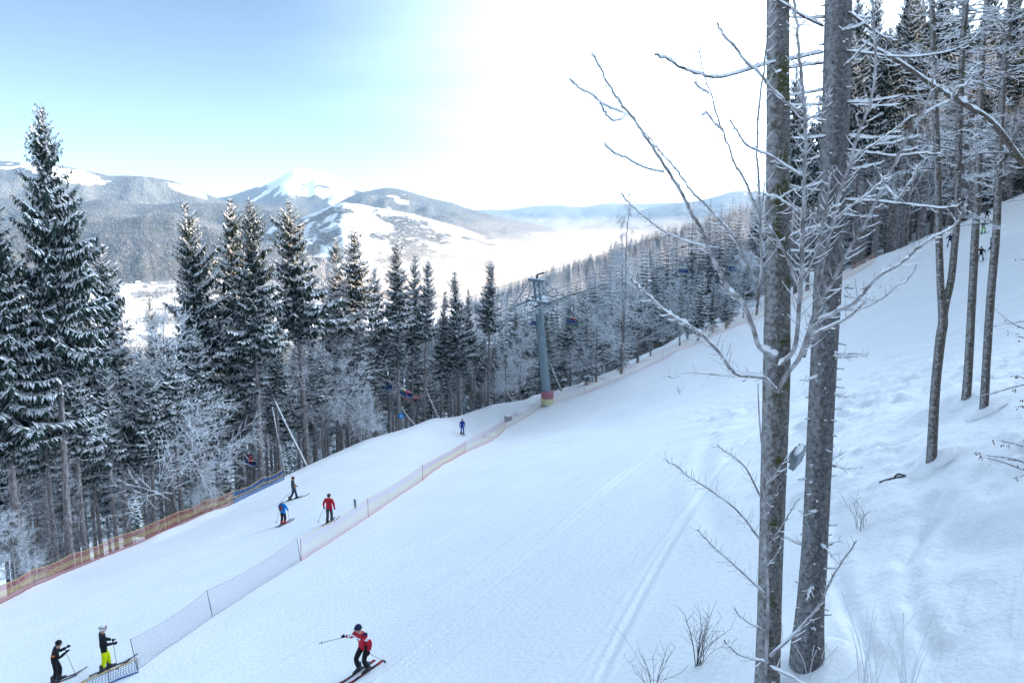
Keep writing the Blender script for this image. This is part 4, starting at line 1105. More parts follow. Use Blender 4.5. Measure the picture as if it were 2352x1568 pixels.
# --- beeches on the bank at the right
def frosted_sprays(mbp, axis_pts, z_lo, z_hi, n, ln, leaf=0.0):
    """Flat sprays of frosted twigs along a stem between two heights."""
    ax_ = np.asarray(axis_pts); A, B, Rr, Mi = [], [], [], []
    for _ in range(n):
        h = fg.uniform(z_lo, z_hi); p = np.array([np.interp(h, ax_[:, 2], ax_[:, 0]), np.interp(h, ax_[:, 2], ax_[:, 1]), h])
        az = fg.uniform(0, 6.28); L = ln * fg.uniform(0.4, 1.1); d = np.array([math.cos(az), math.sin(az), fg.normal(0.12, 0.2)]); d /= np.linalg.norm(d)
        side = np.array([-d[1], d[0], 0]); st = 9
        for q in range(st):
            d = d + fg.normal(0, 0.10, 3) * [1, 1, .6]; d /= np.linalg.norm(d); nx = p + d * L / st
            A.append(p); B.append(nx); Rr.append(0.017 * (1 - q / st) + 0.006); Mi.append(0)
            A.append(p + [0, 0, .012]); B.append(nx + [0, 0, .012]); Rr.append(0.016 * (1 - q / st) + 0.008); Mi.append(1)
            for s in (-1, 1):
                if fg.random() < 0.8:
                    e = d * 0.8 + side * s * fg.uniform(.5, 1.0) + [0, 0, fg.normal(0, .15)]; e /= np.linalg.norm(e); l2 = L * 0.30 * (1 - 0.6 * q / st) * fg.uniform(.5, 1.2)
                    m = nx + e * l2 * 0.5 + fg.normal(0, .02, 3); t = m + (e + [0, 0, .1]) * l2 * 0.5
                    A += [nx, m]; B += [m, t]; Rr += [0.008, 0.006]; Mi += [1, 1]
                    for w in range(2):
                        f = e + fg.normal(0, .6, 3) * [1, 1, .4]; f /= np.linalg.norm(f); A.append(m); B.append(m + f * l2 * .35); Rr.append(0.0055); Mi.append(1)
                    if fg.random() < leaf:
                        for w in range(int(fg.integers(1, 4))):
                            c = t - [0, 0, .02] + fg.normal(0, .03, 3); a = fg.normal(0, 1, 3); a[2] = -abs(a[2]) - .6; a /= np.linalg.norm(a); b2 = np.cross(a, fg.normal(0, 1, 3)); b2 /= np.linalg.norm(b2)
                            mbp.add([c, c + a * .035 + b2 * .018, c + a * .075, c + a * .035 - b2 * .018], [[0, 1, 2], [0, 2, 3]], 2)
            p = nx
    mbp.prisms(np.array(A), np.array(B), np.array(Rr), np.array(Rr) * .8, np.array(Mi))

def beech(foot_uv, stems, label, spr):
    foot = G(*foot_uv); o = np.array(foot); Zb = float(to_uvZ(*foot)[2]); t = empty('beech_tree', foot)
    k = Zb / F / 2 * 0.76; axes = []
    for s, (uv, w) in enumerate(stems):
        pts = pp(uv, Zb) - o
        if s == 0: pts = np.vstack([[0, 0, -.4], pts])
        w2 = ([w[0] * 1.35] if s == 0 else []) + list(w)
        mbt, cc, rr = trunk_tube(pts, [q * k for q in w2], k=14, seed=int(foot_uv[0]) + s, rough=0.02)
        mbt.build('trunk' if s == 0 else 'limb', [M['beech_bark'], M['snow']], t, True); axes.append(cc)
    for (si, lo, hi, n, ln) in spr:
        mb = MB(); frosted_sprays(mb, axes[si], lo, hi, n, ln); mb.build('twigs', [M['dark_branch'], M['frost']], t)['kind'] = 'stuff'
    snow_collar(t, .24, int(foot_uv[0]))
    return tag(t, label, 'tree')
beech((2140, 1062), [([(2140,1050),(2148,900),(2160,780),(2166,735),(2160,650),(2156,520),(2152,347),(2145,173),(2141,0),(2138,-250)], [29,27,28,27,21,20,19,18,17,14]),
                     ([(2163,760),(2171,703),(2185,641),(2192,572),(2198,504),(2199,443),(2203,308),(2207,193),(2213,77),(2219,0),(2225,-250)], [24,23,21,20,19,19,18,17,16,16,12])],
      'beech forking into two stems, first trunk right of the big spruce trunk', [(0, 7.0, 15, 30, 1.6), (1, 7.5, 15, 30, 1.7)])
beech((2215, 922), [([(2219,915),(2226,812),(2233,676),(2240,538),(2245,440),(2249,347),(2253,193),(2261,58),(2267,0),(2275,-250)], [26,24,23,22,21,20,18,17,16,12])],
      'straight beech trunk, middle one of those on the bank', [(0, 5.5, 15, 50, 1.8)])
beech((2260, 942), [([(2260,935),(2267,812),(2276,676),(2288,538),(2292,440),(2296,347),(2304,193),(2317,38),(2321,0),(2335,-250)], [25,23,23,22,21,20,19,18,17,12])],
      'straight beech trunk with peeling brown bark nearest the right edge', [(0, 5.0, 15, 58, 2.0)])

# --- leaning slender trunk crossing the upper right
foot = G(2700, 760); o = np.array(foot); t = empty('leaning_trunk', foot)
pts = np.vstack([[0, 0, -.3], (P(2480, 520, 19) - o), pp([(2352,378),(2301,308),(2263,270),(2193,227),(2147,200),(2070,146),(2022,119),(1975,95)], 18.5, 16.5) - o])
mb = MB(); snowy_limb(mb, spline(pts, 60), 0.085, 0.028, 1.0, 8, 0.05); mb.build('stem', [M['beech_bark'], M['snow']], t, True)
mb = MB(); add_twigs(mb, spline(pts, 60), 0.010, 0.30, 0.8, 1.0); mb.build('twigs', [M['dark_branch'], M['snow']], t, True)['kind'] = 'stuff'
tag(t, 'thin leaning trunk with snow along its top crossing behind the right limbs', 'trunk')

# --- beech saplings with brown leaves at the right edge
for (u, v, h, n, ln, lab) in [(2395, 1150, 1.7, 16, 1.5, 'low beech sapling with brown leaves at the right edge, level with the lone sticks'),
                              (2440, 1010, 2.6, 22, 1.9, 'beech sapling with brown leaves at the right edge below the rightmost trunk foot'),
                              (2460, 860, 3.4, 26, 2.2, 'taller beech sapling reaching in from the right edge beside the rightmost trunk')]:
    foot = G(u, v); t = empty('beech_sapling', foot)
    ax_ = spline([(0, 0, -.2), (.05, 0, h * .4), (-.05, .05, h * .8), (0, 0, h)], 12)
    mb = MB(); mb.tube(ax_, np.linspace(.03, .008, 12), 6); mb.build('stem', [M['dark_branch']], t, True)
    mb = MB(); frosted_sprays(mb, ax_, h * .25, h, n, ln, leaf=0.45); mb.build('twigs', [M['dark_branch'], M['frost'], M['dead_leaf']], t)['kind'] = 'stuff'
    tag(t, lab, 'sapling')

# --- bare shrubs and frosted stalks
def shrub(u, v, n, h, spread, label, frosty=False, twigs=True):
    foot = G(u, v); t = empty('bare_shrub', foot); mb = MB()
    for _ in range(n):
        az = fg.uniform(0, 6.28); s = fg.uniform(0.1, spread); L = h * fg.uniform(.55, 1.05); b0 = fg.normal(0, .07, 3) * [1, 1, 0]
        pts = spline([b0 - [0, 0, .1], b0 + [math.cos(az) * s * .35, math.sin(az) * s * .35, L * .5], b0 + [math.cos(az) * s, math.sin(az) * s, L]], 8)
        r = fg.uniform(.004, .008)
        if frosty: mb.tube(pts, np.linspace(r * 1.5, r * .8, 8) * fg.uniform(.8, 1.2), 5, 1)
        else: mb.tube(pts, np.linspace(r, r * .4, 8), 4, 0)
        if twigs:
            for q in range(3, 8):
                e = np.array([math.cos(az + fg.normal(0, 1.2)), math.sin(az + fg.normal(0, 1.2)), fg.uniform(.5, 1.5)]); e /= np.linalg.norm(e)
                mb.prisms([pts[q]], [pts[q] + e * fg.uniform(.1, .35)], .0035, .002, 1 if frosty else 0)
    mb.build('stems', [M['dark_branch'], M['frost']], t)['kind'] = 'stuff'
    return tag(t, label, 'shrub')
shrub(1605, 1525, 22, 1.15, .8, 'dark bare shrub on the snow left of the mossy trunk')
shrub(1500, 1600, 12, 1.1, .7, 'sparse bare shrub cut by the bottom edge')
shrub(1978, 1212, 8, .55, .35, 'small dry shrub on the bank right of the spruce trunk')
shrub(1990, 1590, 16, 1.7, .7, 'frosted upright stalks at the bottom right of the spruce trunk', True, False)
shrub(2080, 1600, 12, 1.6, .6, 'thin frosted stalks at the bottom edge, farther right', True, False)
shrub(1870, 1545, 8, .7, .35, 'snowy stalks at the foot of the spruce trunk', True, False)
shrub(1560, 905, 7, .8, .5, 'frosted twigs sticking out of the snow above the run near the limb tip')
for i, (u, v) in enumerate([(1385, 872), (1330, 890), (1620, 780)]):
    foot = behind_edge(u, 0.2); t = empty('bare_shrub', foot); mb = MB()
    for _ in range(16):
        d = fg.normal(0, .45, 3); d[2] = abs(fg.normal(1, .3)); mb.prisms([(0, 0, -.1)], [d * fg.uniform(.7, 1.8)], .02, .012, 0)
    mb.build('stems', [M['frost']], t)['kind'] = 'stuff'
    tag(t, ['frosted shrub on the snow lip midway along the upper net', 'frosted shrub on the snow lip just right of the tower foot', 'frosted shrub behind the upper net left of the mossy trunk'][i], 'shrub')

# --- fallen sticks on the bank
for uvs, lab in [([(2020,1109),(2040,1102),(2065,1097),(2081,1093)], 'long dark fallen stick on the snow bank'), ([(2054,1098),(2062,1090),(2080,1093)], 'short curved fallen stick above the long one')]:
    pts = np.array([G(u, v) for u, v in uvs]) + [0, 0, .02]; o = pts[0].copy()
    mb = MB(); mb.tube(spline(pts - o, 10), np.linspace(.026, .016, 10), 6); s = mb.build('fallen_stick', [M['dark_branch']], None, True); s.location = o
    tag(s, lab, 'stick')
# --- leaning dead poles along the edge of the wood
for (u0, v0, u1, v1, b, r, lab) in [(704, 1074, 612, 880, 0.4, .13, 'pale dead trunk leaning left at the snow edge, thickest of the leaning ones'), (655, 1090, 625, 935, 1.5, .09, 'thin dead trunk leaning beside the thick leaning one'),
                                    (852, 1008, 812, 880, 0.6, .10, 'leaning dead trunk wrapped in frost before the middle of the wood'), (954, 972, 922, 935, 0.4, .09, 'short dead pole leaning at the blue sign'),
                                    (1008, 958, 965, 860, 0.6, .09, 'dead trunk leaning before the three close spruces'), (1178, 908, 1128, 830, 2.0, .09, 'leaning frosted pole left of the tower foot'), (1290, 895, 1262, 830, 2.5, .13, 'leaning frosted pole right behind the tower column')]:
    foot = behind_edge(u0, b); Zb = float(to_uvZ(*foot)[2]); tip = P(u1, v1, Zb + 0.5) - foot
    t = empty('dead_trunk', foot); mb = MB(); pts = spline([np.zeros(3) - tip * .05, tip * .5 + [0, 0, -.15], tip], 14)
    mb.tube(pts, np.linspace(r * 1.1, r * .5, 14), 8); mb.build('stem', [M['dead_bark']], t, True)
    mb = MB(); q = pts + [0, 0, r * .6]; mb.tube(q, np.linspace(r * .8, r * .4, 14), 6); mb.build('snow_cover', [M['snow']], t, True)
    tag(t, lab, 'dead trunk')
# ================================================================ SAFETY NETS
M['net_red'] = mat('net_red', (0.44, 0.15, 0.14), 0.6)
M['net_yellow'] = mat('net_yellow', (0.60, 0.43, 0.20), 0.6)
M['net_blue'] = mat('net_blue', (0.03, 0.13, 0.34), 0.6)
M['net_grey'] = mat('net_grey', (0.36, 0.31, 0.38), 0.6)
M['net_lilac'] = mat('net_lilac', (0.70, 0.45, 0.52), 0.6)
M['net_pink'] = mat('net_pink', (0.80, 0.36, 0.28), 0.6)
M['net_pale'] = mat('net_pale', (0.85, 0.68, 0.38), 0.6)
M['pole_red'] = mat('pole_red', (0.50, 0.12, 0.10), 0.5)
M['pole_grey'] = mat('pole_grey', (0.20, 0.20, 0.22), 0.5)

def on_edge(u, back):
    b = behind_edge(u, back); b[2] = float(ground(b[0], b[1])); return b

def net_fence(posts, height, bands, label, strand=0.018, gap=0.075, rows=13, post_mat='pole_grey', lean=0.0, sag=0.10, cable=0.012, top='net_yellow', offset=None):
    """Posts (frame positions of their feet) with a net hung between each two; bands = colours from top to bottom."""
    feet = [on_edge(u, -offset) if offset is not None else G(u, v) for u, v in posts]
    t = empty('safety_net', feet[0]); o = np.array(feet[0])
    keys = list(dict.fromkeys(bands + [top])); mats = [M[k] for k in keys]; mi = [keys.index(b) for b in bands]; nb = len(bands)
    heads = []
    for f in feet:
        hd = np.array(f) + [lean + fg.normal(0, .03), fg.normal(0, .03), height * 1.04]; heads.append(hd)
        mb = MB(); mb.tube([f - o - [0, 0, .3], hd - o], .016, 6); mb.build('post', [M[post_mat]], t, True)
    for a, b, ha, hb in zip(feet[:-1], feet[1:], heads[:-1], heads[1:]):
        L = float(np.linalg.norm(np.array(b) - a)); n = max(3, int(L / gap)); s = np.linspace(0, 1, n + 1)
        gx_, gy_ = a[0] + (b[0] - a[0]) * s, a[1] + (b[1] - a[1]) * s
        bow = 4 * s * (1 - s)
        low = np.stack([gx_, gy_, ground(gx_, gy_) + 0.03 + 0.05 * fbm(gx_ * 1.5, gy_ * 1.5, 3, 2)], -1)
        high = ha + (hb - ha) * s[:, None]; high[:, 2] -= 0.02 + sag * bow * (0.8 + .4 * fg.random())
        high[:, 2] = np.maximum(high[:, 2], low[:, 2] + height * 0.45)
        belly = np.zeros((n + 1, 3)); belly[:, 1] = -0.10 * bow + 0.05 * fbm(s * L * .8, s * 0, 8, 2)
        mb = MB()
        fr = np.linspace(0, 1, rows)
        pts = [high + (low - high) * f + belly * math.sin(math.pi * f) for f in fr]
        for r, p in enumerate(pts):
            k = mi[min(int(fr[r] * nb), nb - 1)]; w = strand * .55 if 0 < r < rows - 1 else cable
            if r == 0: k = keys.index(top)
            mb.prisms(p[:-1] - o, p[1:] - o, w, w, k)
        for q in range(rows - 1):
            k = mi[min(int((fr[q] + .5 / rows) * nb), nb - 1)]
            mb.prisms(pts[q] - o, pts[q + 1] - o, strand * .55, strand * .55, k)
        mb.build('net', mats, t)['kind'] = 'stuff'
    return tag(t, label, 'safety net')

net_fence([(-150,1462),(0,1381),(80,1337),(165,1293),(258,1251),(414,1200),(470,1178),(535,1153)], 1.05, ['net_red', 'net_red', 'net_yellow', 'net_yellow', 'net_red', 'net_red'],
          'red and yellow safety net along the edge of the left wood', strand=.018, gap=.075, rows=17, sag=.12, cable=.03, offset=0.9)
net_fence([(536,1152),(605,1127),(652,1103)], 1.05, ['net_blue', 'net_blue', 'net_yellow', 'net_blue', 'net_blue'],
          'blue and yellow safety net continuing the red one uphill', strand=.022, gap=.075, rows=15, sag=.22, cable=.035, offset=0.9)
net_fence([(318,1537),(490,1416),(692,1287)], 1.15, ['net_grey'], 'grey purple mesh net across the run, behind the nearest skiers', strand=.0075, gap=.085, rows=13, lean=-.18, sag=.16, top='net_grey', cable=.010)
net_fence([(692,1287),(846,1188),(970,1104),(1068,1040),(1160,985),(1253,930)], 1.15, ['net_lilac', 'net_lilac', 'net_pale', 'net_pale', 'net_pink'],
          'pale pink mesh net climbing the middle of the run to the tower', strand=.010, gap=.10, rows=11, sag=.10, post_mat='pole_red', top='net_pale', cable=.016)
net_fence([(1270,925),(1342,904),(1434,866),(1522,826),(1620,780),(1715,741),(1842,690),(1930,648),(2008,603)], 1.25, ['net_lilac', 'net_pink', 'net_pale', 'net_pale', 'net_pink'],
          'upper pink and yellow mesh net from the tower to the top of the run', strand=.012, gap=.11, rows=11, sag=.10, post_mat='pole_red', top='net_pale', cable=.018)
net_fence([(318,1543),(250,1572),(170,1608)], 0.55, ['net_blue', 'net_blue', 'net_blue'], 'low blue net with yellow edge cut by the bottom left corner', strand=.014, gap=.09, rows=8, sag=.03, top='net_yellow', cable=.03)

# ================================================================ CHAIRLIFT
M['tower_steel'] = noise_mat('tower_steel', (0.17, 0.23, 0.26), (0.23, 0.29, 0.32), 1.5, 5, rough=0.55)
M['steel'] = noise_mat('steel', (0.22, 0.26, 0.28), (0.32, 0.36, 0.38), 4, 4, rough=0.45, spec=0.4)
M['rubber'] = mat('rubber', (0.03, 0.03, 0.03), 0.8)
M['sheave'] = mat('sheave', (0.30, 0.36, 0.32), 0.5)
M['rope'] = mat('rope', (0.05, 0.05, 0.055), 0.6)
M['seat_blue'] = mat('seat_blue', (0.012, 0.06, 0.20), 0.5)
M['pad_red'] = mat('pad_red', (0.38, 0.14, 0.17), 0.6)
M['pad_yellow'] = mat('pad_yellow', (0.60, 0.56, 0.34), 0.6)

LD = np.array([0.873, 0.489, 0.0]); LN = np.array([0.489, -0.873, 0.0])          # along the line (uphill), across it (towards the camera)
TF = G(1257, 928); TZ = float(to_uvZ(*TF)[2])
TT = P(1237, 700, TZ)                                                           # head of the column
tower = empty('lift_tower', TF); to = np.array(TF)
px = TZ / F
mb = MB(); mb.tube([(0, 0, -.6), *( (TT - to) * s for s in (0.0, .25, .5, .75, 1.0))], [.56, .55, .53, .51, .49, .47], 20); mb.build('column', [M['tower_steel']], tower, True)
rise = 0.33                                                                     # slope of the rope line
ax_u = (TT - to) / np.linalg.norm(TT - to)
hd = TT - to
lv = LD + np.array([0, 0, rise]); lv /= np.linalg.norm(lv)
mb = MB()
cross = lambda s, h=0.0: hd + LN * s + ax_u * (0.35 + h)
R3 = np.stack([LN, lv, np.cross(LN, lv)], 1)
mb.box(cross(0), (5.0, .42, .36), 0, R3); crossarm = mb.build('crossarm', [M['tower_steel']], tower)
mb = MB(); mb.box(cross(0, .22), (4.6, .36, .10), 0, R3); mb.box(cross(0, .20) + lv * .8, (1.6, .7, .16), 0, R3); mb.box(cross(0, .2) - lv * .9, (1.4, .6, .14), 0, R3); mb.build('snow_cap', [M['snow']], crossarm)
# service gantry above the crossarm
gan = MB()
for s in (-.55, .55): gan.tube([cross(s), cross(s, 2.55)], .17, 8)
gan.box(cross(0, 2.6), (3.3, .30, .30), 0, R3)
for s in (-2.2, 2.2):
    for q in (-1, 1): gan.tube([cross(np.sign(s) * 1.5, 2.55), cross(s, .1) + lv * 2.3 * q], .05, 6)
for s in (-.55, .55):
    for q in (-1, 1): gan.tube([cross(s, 2.5), cross(s, .1) + lv * 1.5 * q], .045, 6)
gan.build('gantry', [M['tower_steel']], tower, True)
mb = MB(); mb.box(cross(0, 2.80), (3.1, .24, .10), 0, R3); mb.build('snow_cap', [M['snow']], tower)
mb = MB(); mb.box(cross(.2, 2.95), (.18, .18, .5), 0, R3); mb.tube([cross(.2, 3.25), cross(.2, 3.2) + lv * 1.0], .09, 8); mb.build('cable_clamp', [M['rubber']], tower)
ROPE = {}
for side, s in (('near', 2.35), ('far', -2.35)):
    beam = MB(); c = cross(s, -.05)
    beam.box(c, (.14, 5.6, .20), 0, R3)
    for q in np.linspace(-2.2, 2.2, 5): beam.tube([c + lv * q, c + lv * q + ax_u * .75], .035, 6)
    beam.tube([c - lv * 2.5 + ax_u * .75, c + lv * 2.5 + ax_u * .75], .035, 6)
    bo = beam.build('sheave_beam', [M['steel']], tower)
    for i, q in enumerate(np.linspace(-2.55, 2.55, 8)):
        wc = c + lv * q - ax_u * .22 + LN * .16 * np.sign(s)
        m = MB(); th = np.arange(16) / 16 * 2 * np.pi; e1, e2 = lv, np.cross(LN, lv)
        for rr_, ww, mi_ in ((.25, .055, 0), (.19, .075, 1)):
            ring = np.stack([np.cos(th), np.sin(th)], -1) * rr_
            a = wc + ring[:, :1] * e1 + ring[:, 1:] * e2 - LN * ww; b = wc + ring[:, :1] * e1 + ring[:, 1:] * e2 + LN * ww
            v = np.vstack([a, b, wc - LN * ww, wc + LN * ww]); tt = []
            for j in range(16):
                k2 = (j + 1) % 16; tt += [[j, k2, 16 + k2], [j, 16 + k2, 16 + j], [32, k2, j], [33, 16 + j, 16 + k2]]
            m.add(v, tt, mi_)
        m.build('sheave', [M['sheave'], M['steel']], bo)
    walk = MB(); walk.box(c - LN * .5 * np.sign(s) - ax_u * .15, (.45, 5.0, .04), 0, R3); walk.build('catwalk', [M['steel']], tower)
    w2 = MB(); w2.box(c - LN * .5 * np.sign(s) - ax_u * .09, (.40, 4.4, .07), 0, R3); w2.build('snow_cap', [M['snow']], tower)
    ROPE[side] = to + c - ax_u * .0 + LN * .16 * np.sign(s)
lad = MB(); perp = np.cross(ax_u, LN)
for q in (-.2, .2): lad.tube([LD * .62 + LN * q + ax_u * .8, LD * .55 + LN * q + ax_u * (np.linalg.norm(hd) - .2)], .02, 4)
for z_ in np.arange(1.0, np.linalg.norm(hd) - .3, .35): lad.tube([LD * .6 + LN * -.2 + ax_u * z_, LD * .6 + LN * .2 + ax_u * z_], .014, 4)
lad.build('ladder', [M['steel']], tower)
tag(tower, 'grey blue steel lift tower with snowy crossarm and sheave trains', 'lift tower')
# padding round the foot
pad = empty('tower_pad', to); mb = MB()
th = np.linspace(0, 2 * np.pi, 17)
for z0, z1, k in ((0.0, .75, 1), (.75, 1.55, 0)):
    for a, b in zip(th[:-1], th[1:]):
        q = lambda t_, z_: np.array([math.cos(t_) * .74 * (1 + .04 * math.sin(3 * t_)), math.sin(t_) * .74, z_])
        mb.quad(q(a, z0), q(b, z0), q(b, z1), q(a, z1), k)
for a, b in zip(th[:-1], th[1:]): mb.add([(0, 0, 1.56), (math.cos(a) * .74, math.sin(a) * .74, 1.55), (math.cos(b) * .74, math.sin(b) * .74, 1.55)], [[0, 1, 2]], 0)
po = mb.build('padding', [M['pad_red'], M['pad_yellow']], pad); tag(pad, 'red and yellow crash padding wrapped round the tower foot', 'crash pad')

def rope_obj(pts, r, label):
    o = np.array(pts[0]); mb = MB(); mb.tube(spline(np.array(pts) - o, 60), r, 5); c = mb.build('lift_cable', [M['rope']], None, True); c.location = o
    return tag(c, label, 'cable')
def rope_path(anchor, uv_l, uv_r, Zl, Zr):
    return [P(*uv_l, Zl), anchor - lv * 2.6, anchor + lv * 2.6, P(*uv_r, Zr)]
def zl(u, y0=None):
    """Depth of the lift line in bearing u."""
    k = (u - CX) / F; p0 = TF[:2]; return (p0[1] - LD[1] / LD[0] * p0[0]) / (1.0 - 0.02 - LD[1] / LD[0] * k)
near_pts = [P(-250, 1345, zl(-250)), P(500, 1015, zl(500)), ROPE['near'] - lv * 2.6, ROPE['near'] + lv * 2.6, P(1760, 543, zl(1760)), P(2150, 415, zl(2150))]
far_pts = [P(-250, 1310, zl(-250) + 3), P(500, 978, zl(500) + 4), ROPE['far'] - lv * 2.6, ROPE['far'] + lv * 2.6, P(1737, 513, zl(1737) + 4), P(2150, 385, zl(2150) + 4)]
rope_obj(near_pts, .030, 'lower haul rope of the chairlift carrying the loaded chairs')
rope_obj(far_pts, .030, 'upper haul rope of the chairlift carrying the empty chairs')
cl_ = to + cross(.2, 3.2)
rope_obj([P(-250, 1180, zl(-250)), P(600, 850, zl(600)), cl_, P(1730, 480, zl(1730)), P(2150, 340, zl(2150))], .018, 'thin signal cable along the top of the lift tower')

def lerp_path(pts, u):
    s = spline(pts, 400); uu, _, _ = to_uvZ(s[:, 0], s[:, 1], s[:, 2]); return s[int(np.argmin(np.abs(uu - u)))]

def chair(at, yaw, label, tilt=0.0, swing=0.0):
    """Two-seat chair: local y is the direction of travel, hung from the rope at the origin."""
    t = empty('lift_chair', at); t.rotation_euler = (swing, tilt, yaw)
    mb = MB(); mb.tube([(0, 0, .02), (0, 0, -.5), (0, -.15, -1.2), (0, -.35, -2.3), (0, -.38, -2.75)], .045, 7); mb.tube([(-.95, -.36, -2.75), (.95, -.36, -2.75)], .035, 6); mb.build('hanger', [M['steel']], t, True)
    mb = MB(); mb.box((0, 0, .02), (.16, .42, .18)); mb.build('grip', [M['rubber']], t)
    for s in (-.98, .98):
        mb = MB(); mb.tube([(s, -.36, -2.75), (s, -.38, -3.2), (s, -.25, -3.5), (s, .25, -3.52), (s, .34, -3.42)], .03, 6); mb.build('side_frame', [M['steel']], t, True)
    mb = MB(); mb.box((0, 0, -3.42), (1.9, .52, .09)); seat = mb.build('seat', [M['seat_blue']], t)
    mb = MB(); mb.box((0, -.34, -3.20), (1.9, .08, .36), 0, Matrix.Rotation(R(-8), 3, 'X')); mb.build('backrest', [M['seat_blue']], t)
    mb = MB(); mb.tube([(-.9, -.30, -2.8), (-.9, .36, -3.05), (.9, .36, -3.05), (.9, -.30, -2.8)], .025, 6); mb.build('safety_bar', [M['steel']], t, True)
    mb = MB(); mb.tube([(-.5, .36, -3.05), (-.5, .55, -3.85), (.5, .55, -3.85), (.5, .36, -3.05)], .022, 6); mb.build('footrest', [M['steel']], t, True)
    mb = MB(); mb.box((0, -.36, -2.70), (1.8, .09, .05)); mb.sphere((0, -.22, -1.75), (.06, .10, .30), 0, 6, 5); mb.build('snow_cover', [M['snow']], t)
    return tag(t, label, 'lift chair', 'chairs of the lift')
YAW = math.atan2(-LD[0], LD[1])
CHAIRS = {}
for key, pts, u, lab in [('a', near_pts, 150, 'lift chair glimpsed behind the pale trunk at the far left'), ('b', near_pts, 575, 'lift chair carrying two riders low in the left wood'), ('c', near_pts, 935, 'lift chair carrying riders in pink and yellow before the tower'),
                         ('d', near_pts, 1318, 'lift chair carrying a rider in red just past the tower'), ('e', near_pts, 1695, 'lift chair carrying a rider in blue left of the mossy trunk')]:
    q = lerp_path(pts, u); CHAIRS[key] = q; chair(q, YAW, lab)
for u, lab in [(493, 'empty blue lift chair lowest in the left wood'), (885, 'empty blue lift chair beside the riders in pink and yellow'), (1224, 'empty blue lift chair half hidden by the tower column'), (1566, 'empty blue lift chair over the frosted trees right of the tower'), (1858, 'empty blue lift chair between the two big trunks')]:
    chair(lerp_path(far_pts, u), YAW + math.pi, lab)

# ---------------------------------------------------------------- odd pieces on the run
f = G(817, 1166); o = empty('marker_post', f); mb = MB(); mb.tube([(0, 0, -.2), (-.05, 0, .62)], .075, 10); mb.build('stub', [mat('post_grey', (.16, .19, .2), .6)], o, True); mb = MB(); mb.sphere((-.05, 0, .62), (.09, .09, .04)); mb.build('snow_cap', [M['snow']], o, True); tag(o, 'short grey post sticking out of the snow beside the net', 'post')
f = G(1167, 966); o = empty('utility_box', f, R(30)); mb = MB(); mb.box((0, 0, .25), (.75, .5, .6)); mb.build('box', [mat('box_grey', (.20, .25, .28), .6)], o); mb = MB(); mb.box((0, 0, .575), (.82, .57, .05)); mb.build('lid', [mat('lid_grey', (.30, .36, .40), .5)], o); mb = MB(); mb.sphere((0, 0, .60), (.38, .26, .06)); mb.build('snow_cap', [M['snow']], o, True); tag(o, 'small grey box half buried in snow below the tower', 'box')
f = behind_edge(922, 0.5); q = P(922, 953, float(to_uvZ(*f)[2])); o = empty('blue_sign', f); mb = MB(); mb.tube([(0, 0, -.2), (0, 0, q[2] - f[2])], .03, 6); mb.build('post', [M['pole_grey']], o)
mb = MB(); th = np.arange(20) / 20 * 2 * np.pi; rr_ = .36; zc = q[2] - f[2]
v = np.vstack([np.stack([np.cos(th) * rr_, np.full(20, -.05), np.sin(th) * rr_ + zc], -1), np.stack([np.cos(th) * rr_, np.full(20, -.02), np.sin(th) * rr_ + zc], -1), [[0, -.05, zc], [0, -.02, zc]]])
mb.add(v, [t_ for j in range(20) for t_ in ([40, j, (j + 1) % 20], [41, 20 + (j + 1) % 20, 20 + j], [j, 20 + j, 20 + (j + 1) % 20], [j, 20 + (j + 1) % 20, (j + 1) % 20])]); mb.build('disc', [mat('sign_blue', (.01, .22, .55), .5)], o)
mb = MB(); mb.box((0, -.058, zc), (.10, .006, .34)); mb.build('emblem', [mat('sign_white', (.75, .8, .85), .5)], o); tag(o, 'round blue sign at the snow edge of the wood', 'sign')
# low mounds pushed up beside the net
for (u, v, s, lab) in [(1120, 1003, .9, 'lump of snow caught against the middle net'), (1200, 945, 1.2, 'snow mound piled below the tower foot')]:
    f = G(u, v); mb = MB(); mb.sphere((0, 0, 0), (s, s * .6, s * .35), 0, 14, 9); o = mb.build('snow_mound', [M['snow']], None, True); o.location = f; o.rotation_euler = (0, R(-15), .6); tag(o, lab, 'snow mound')

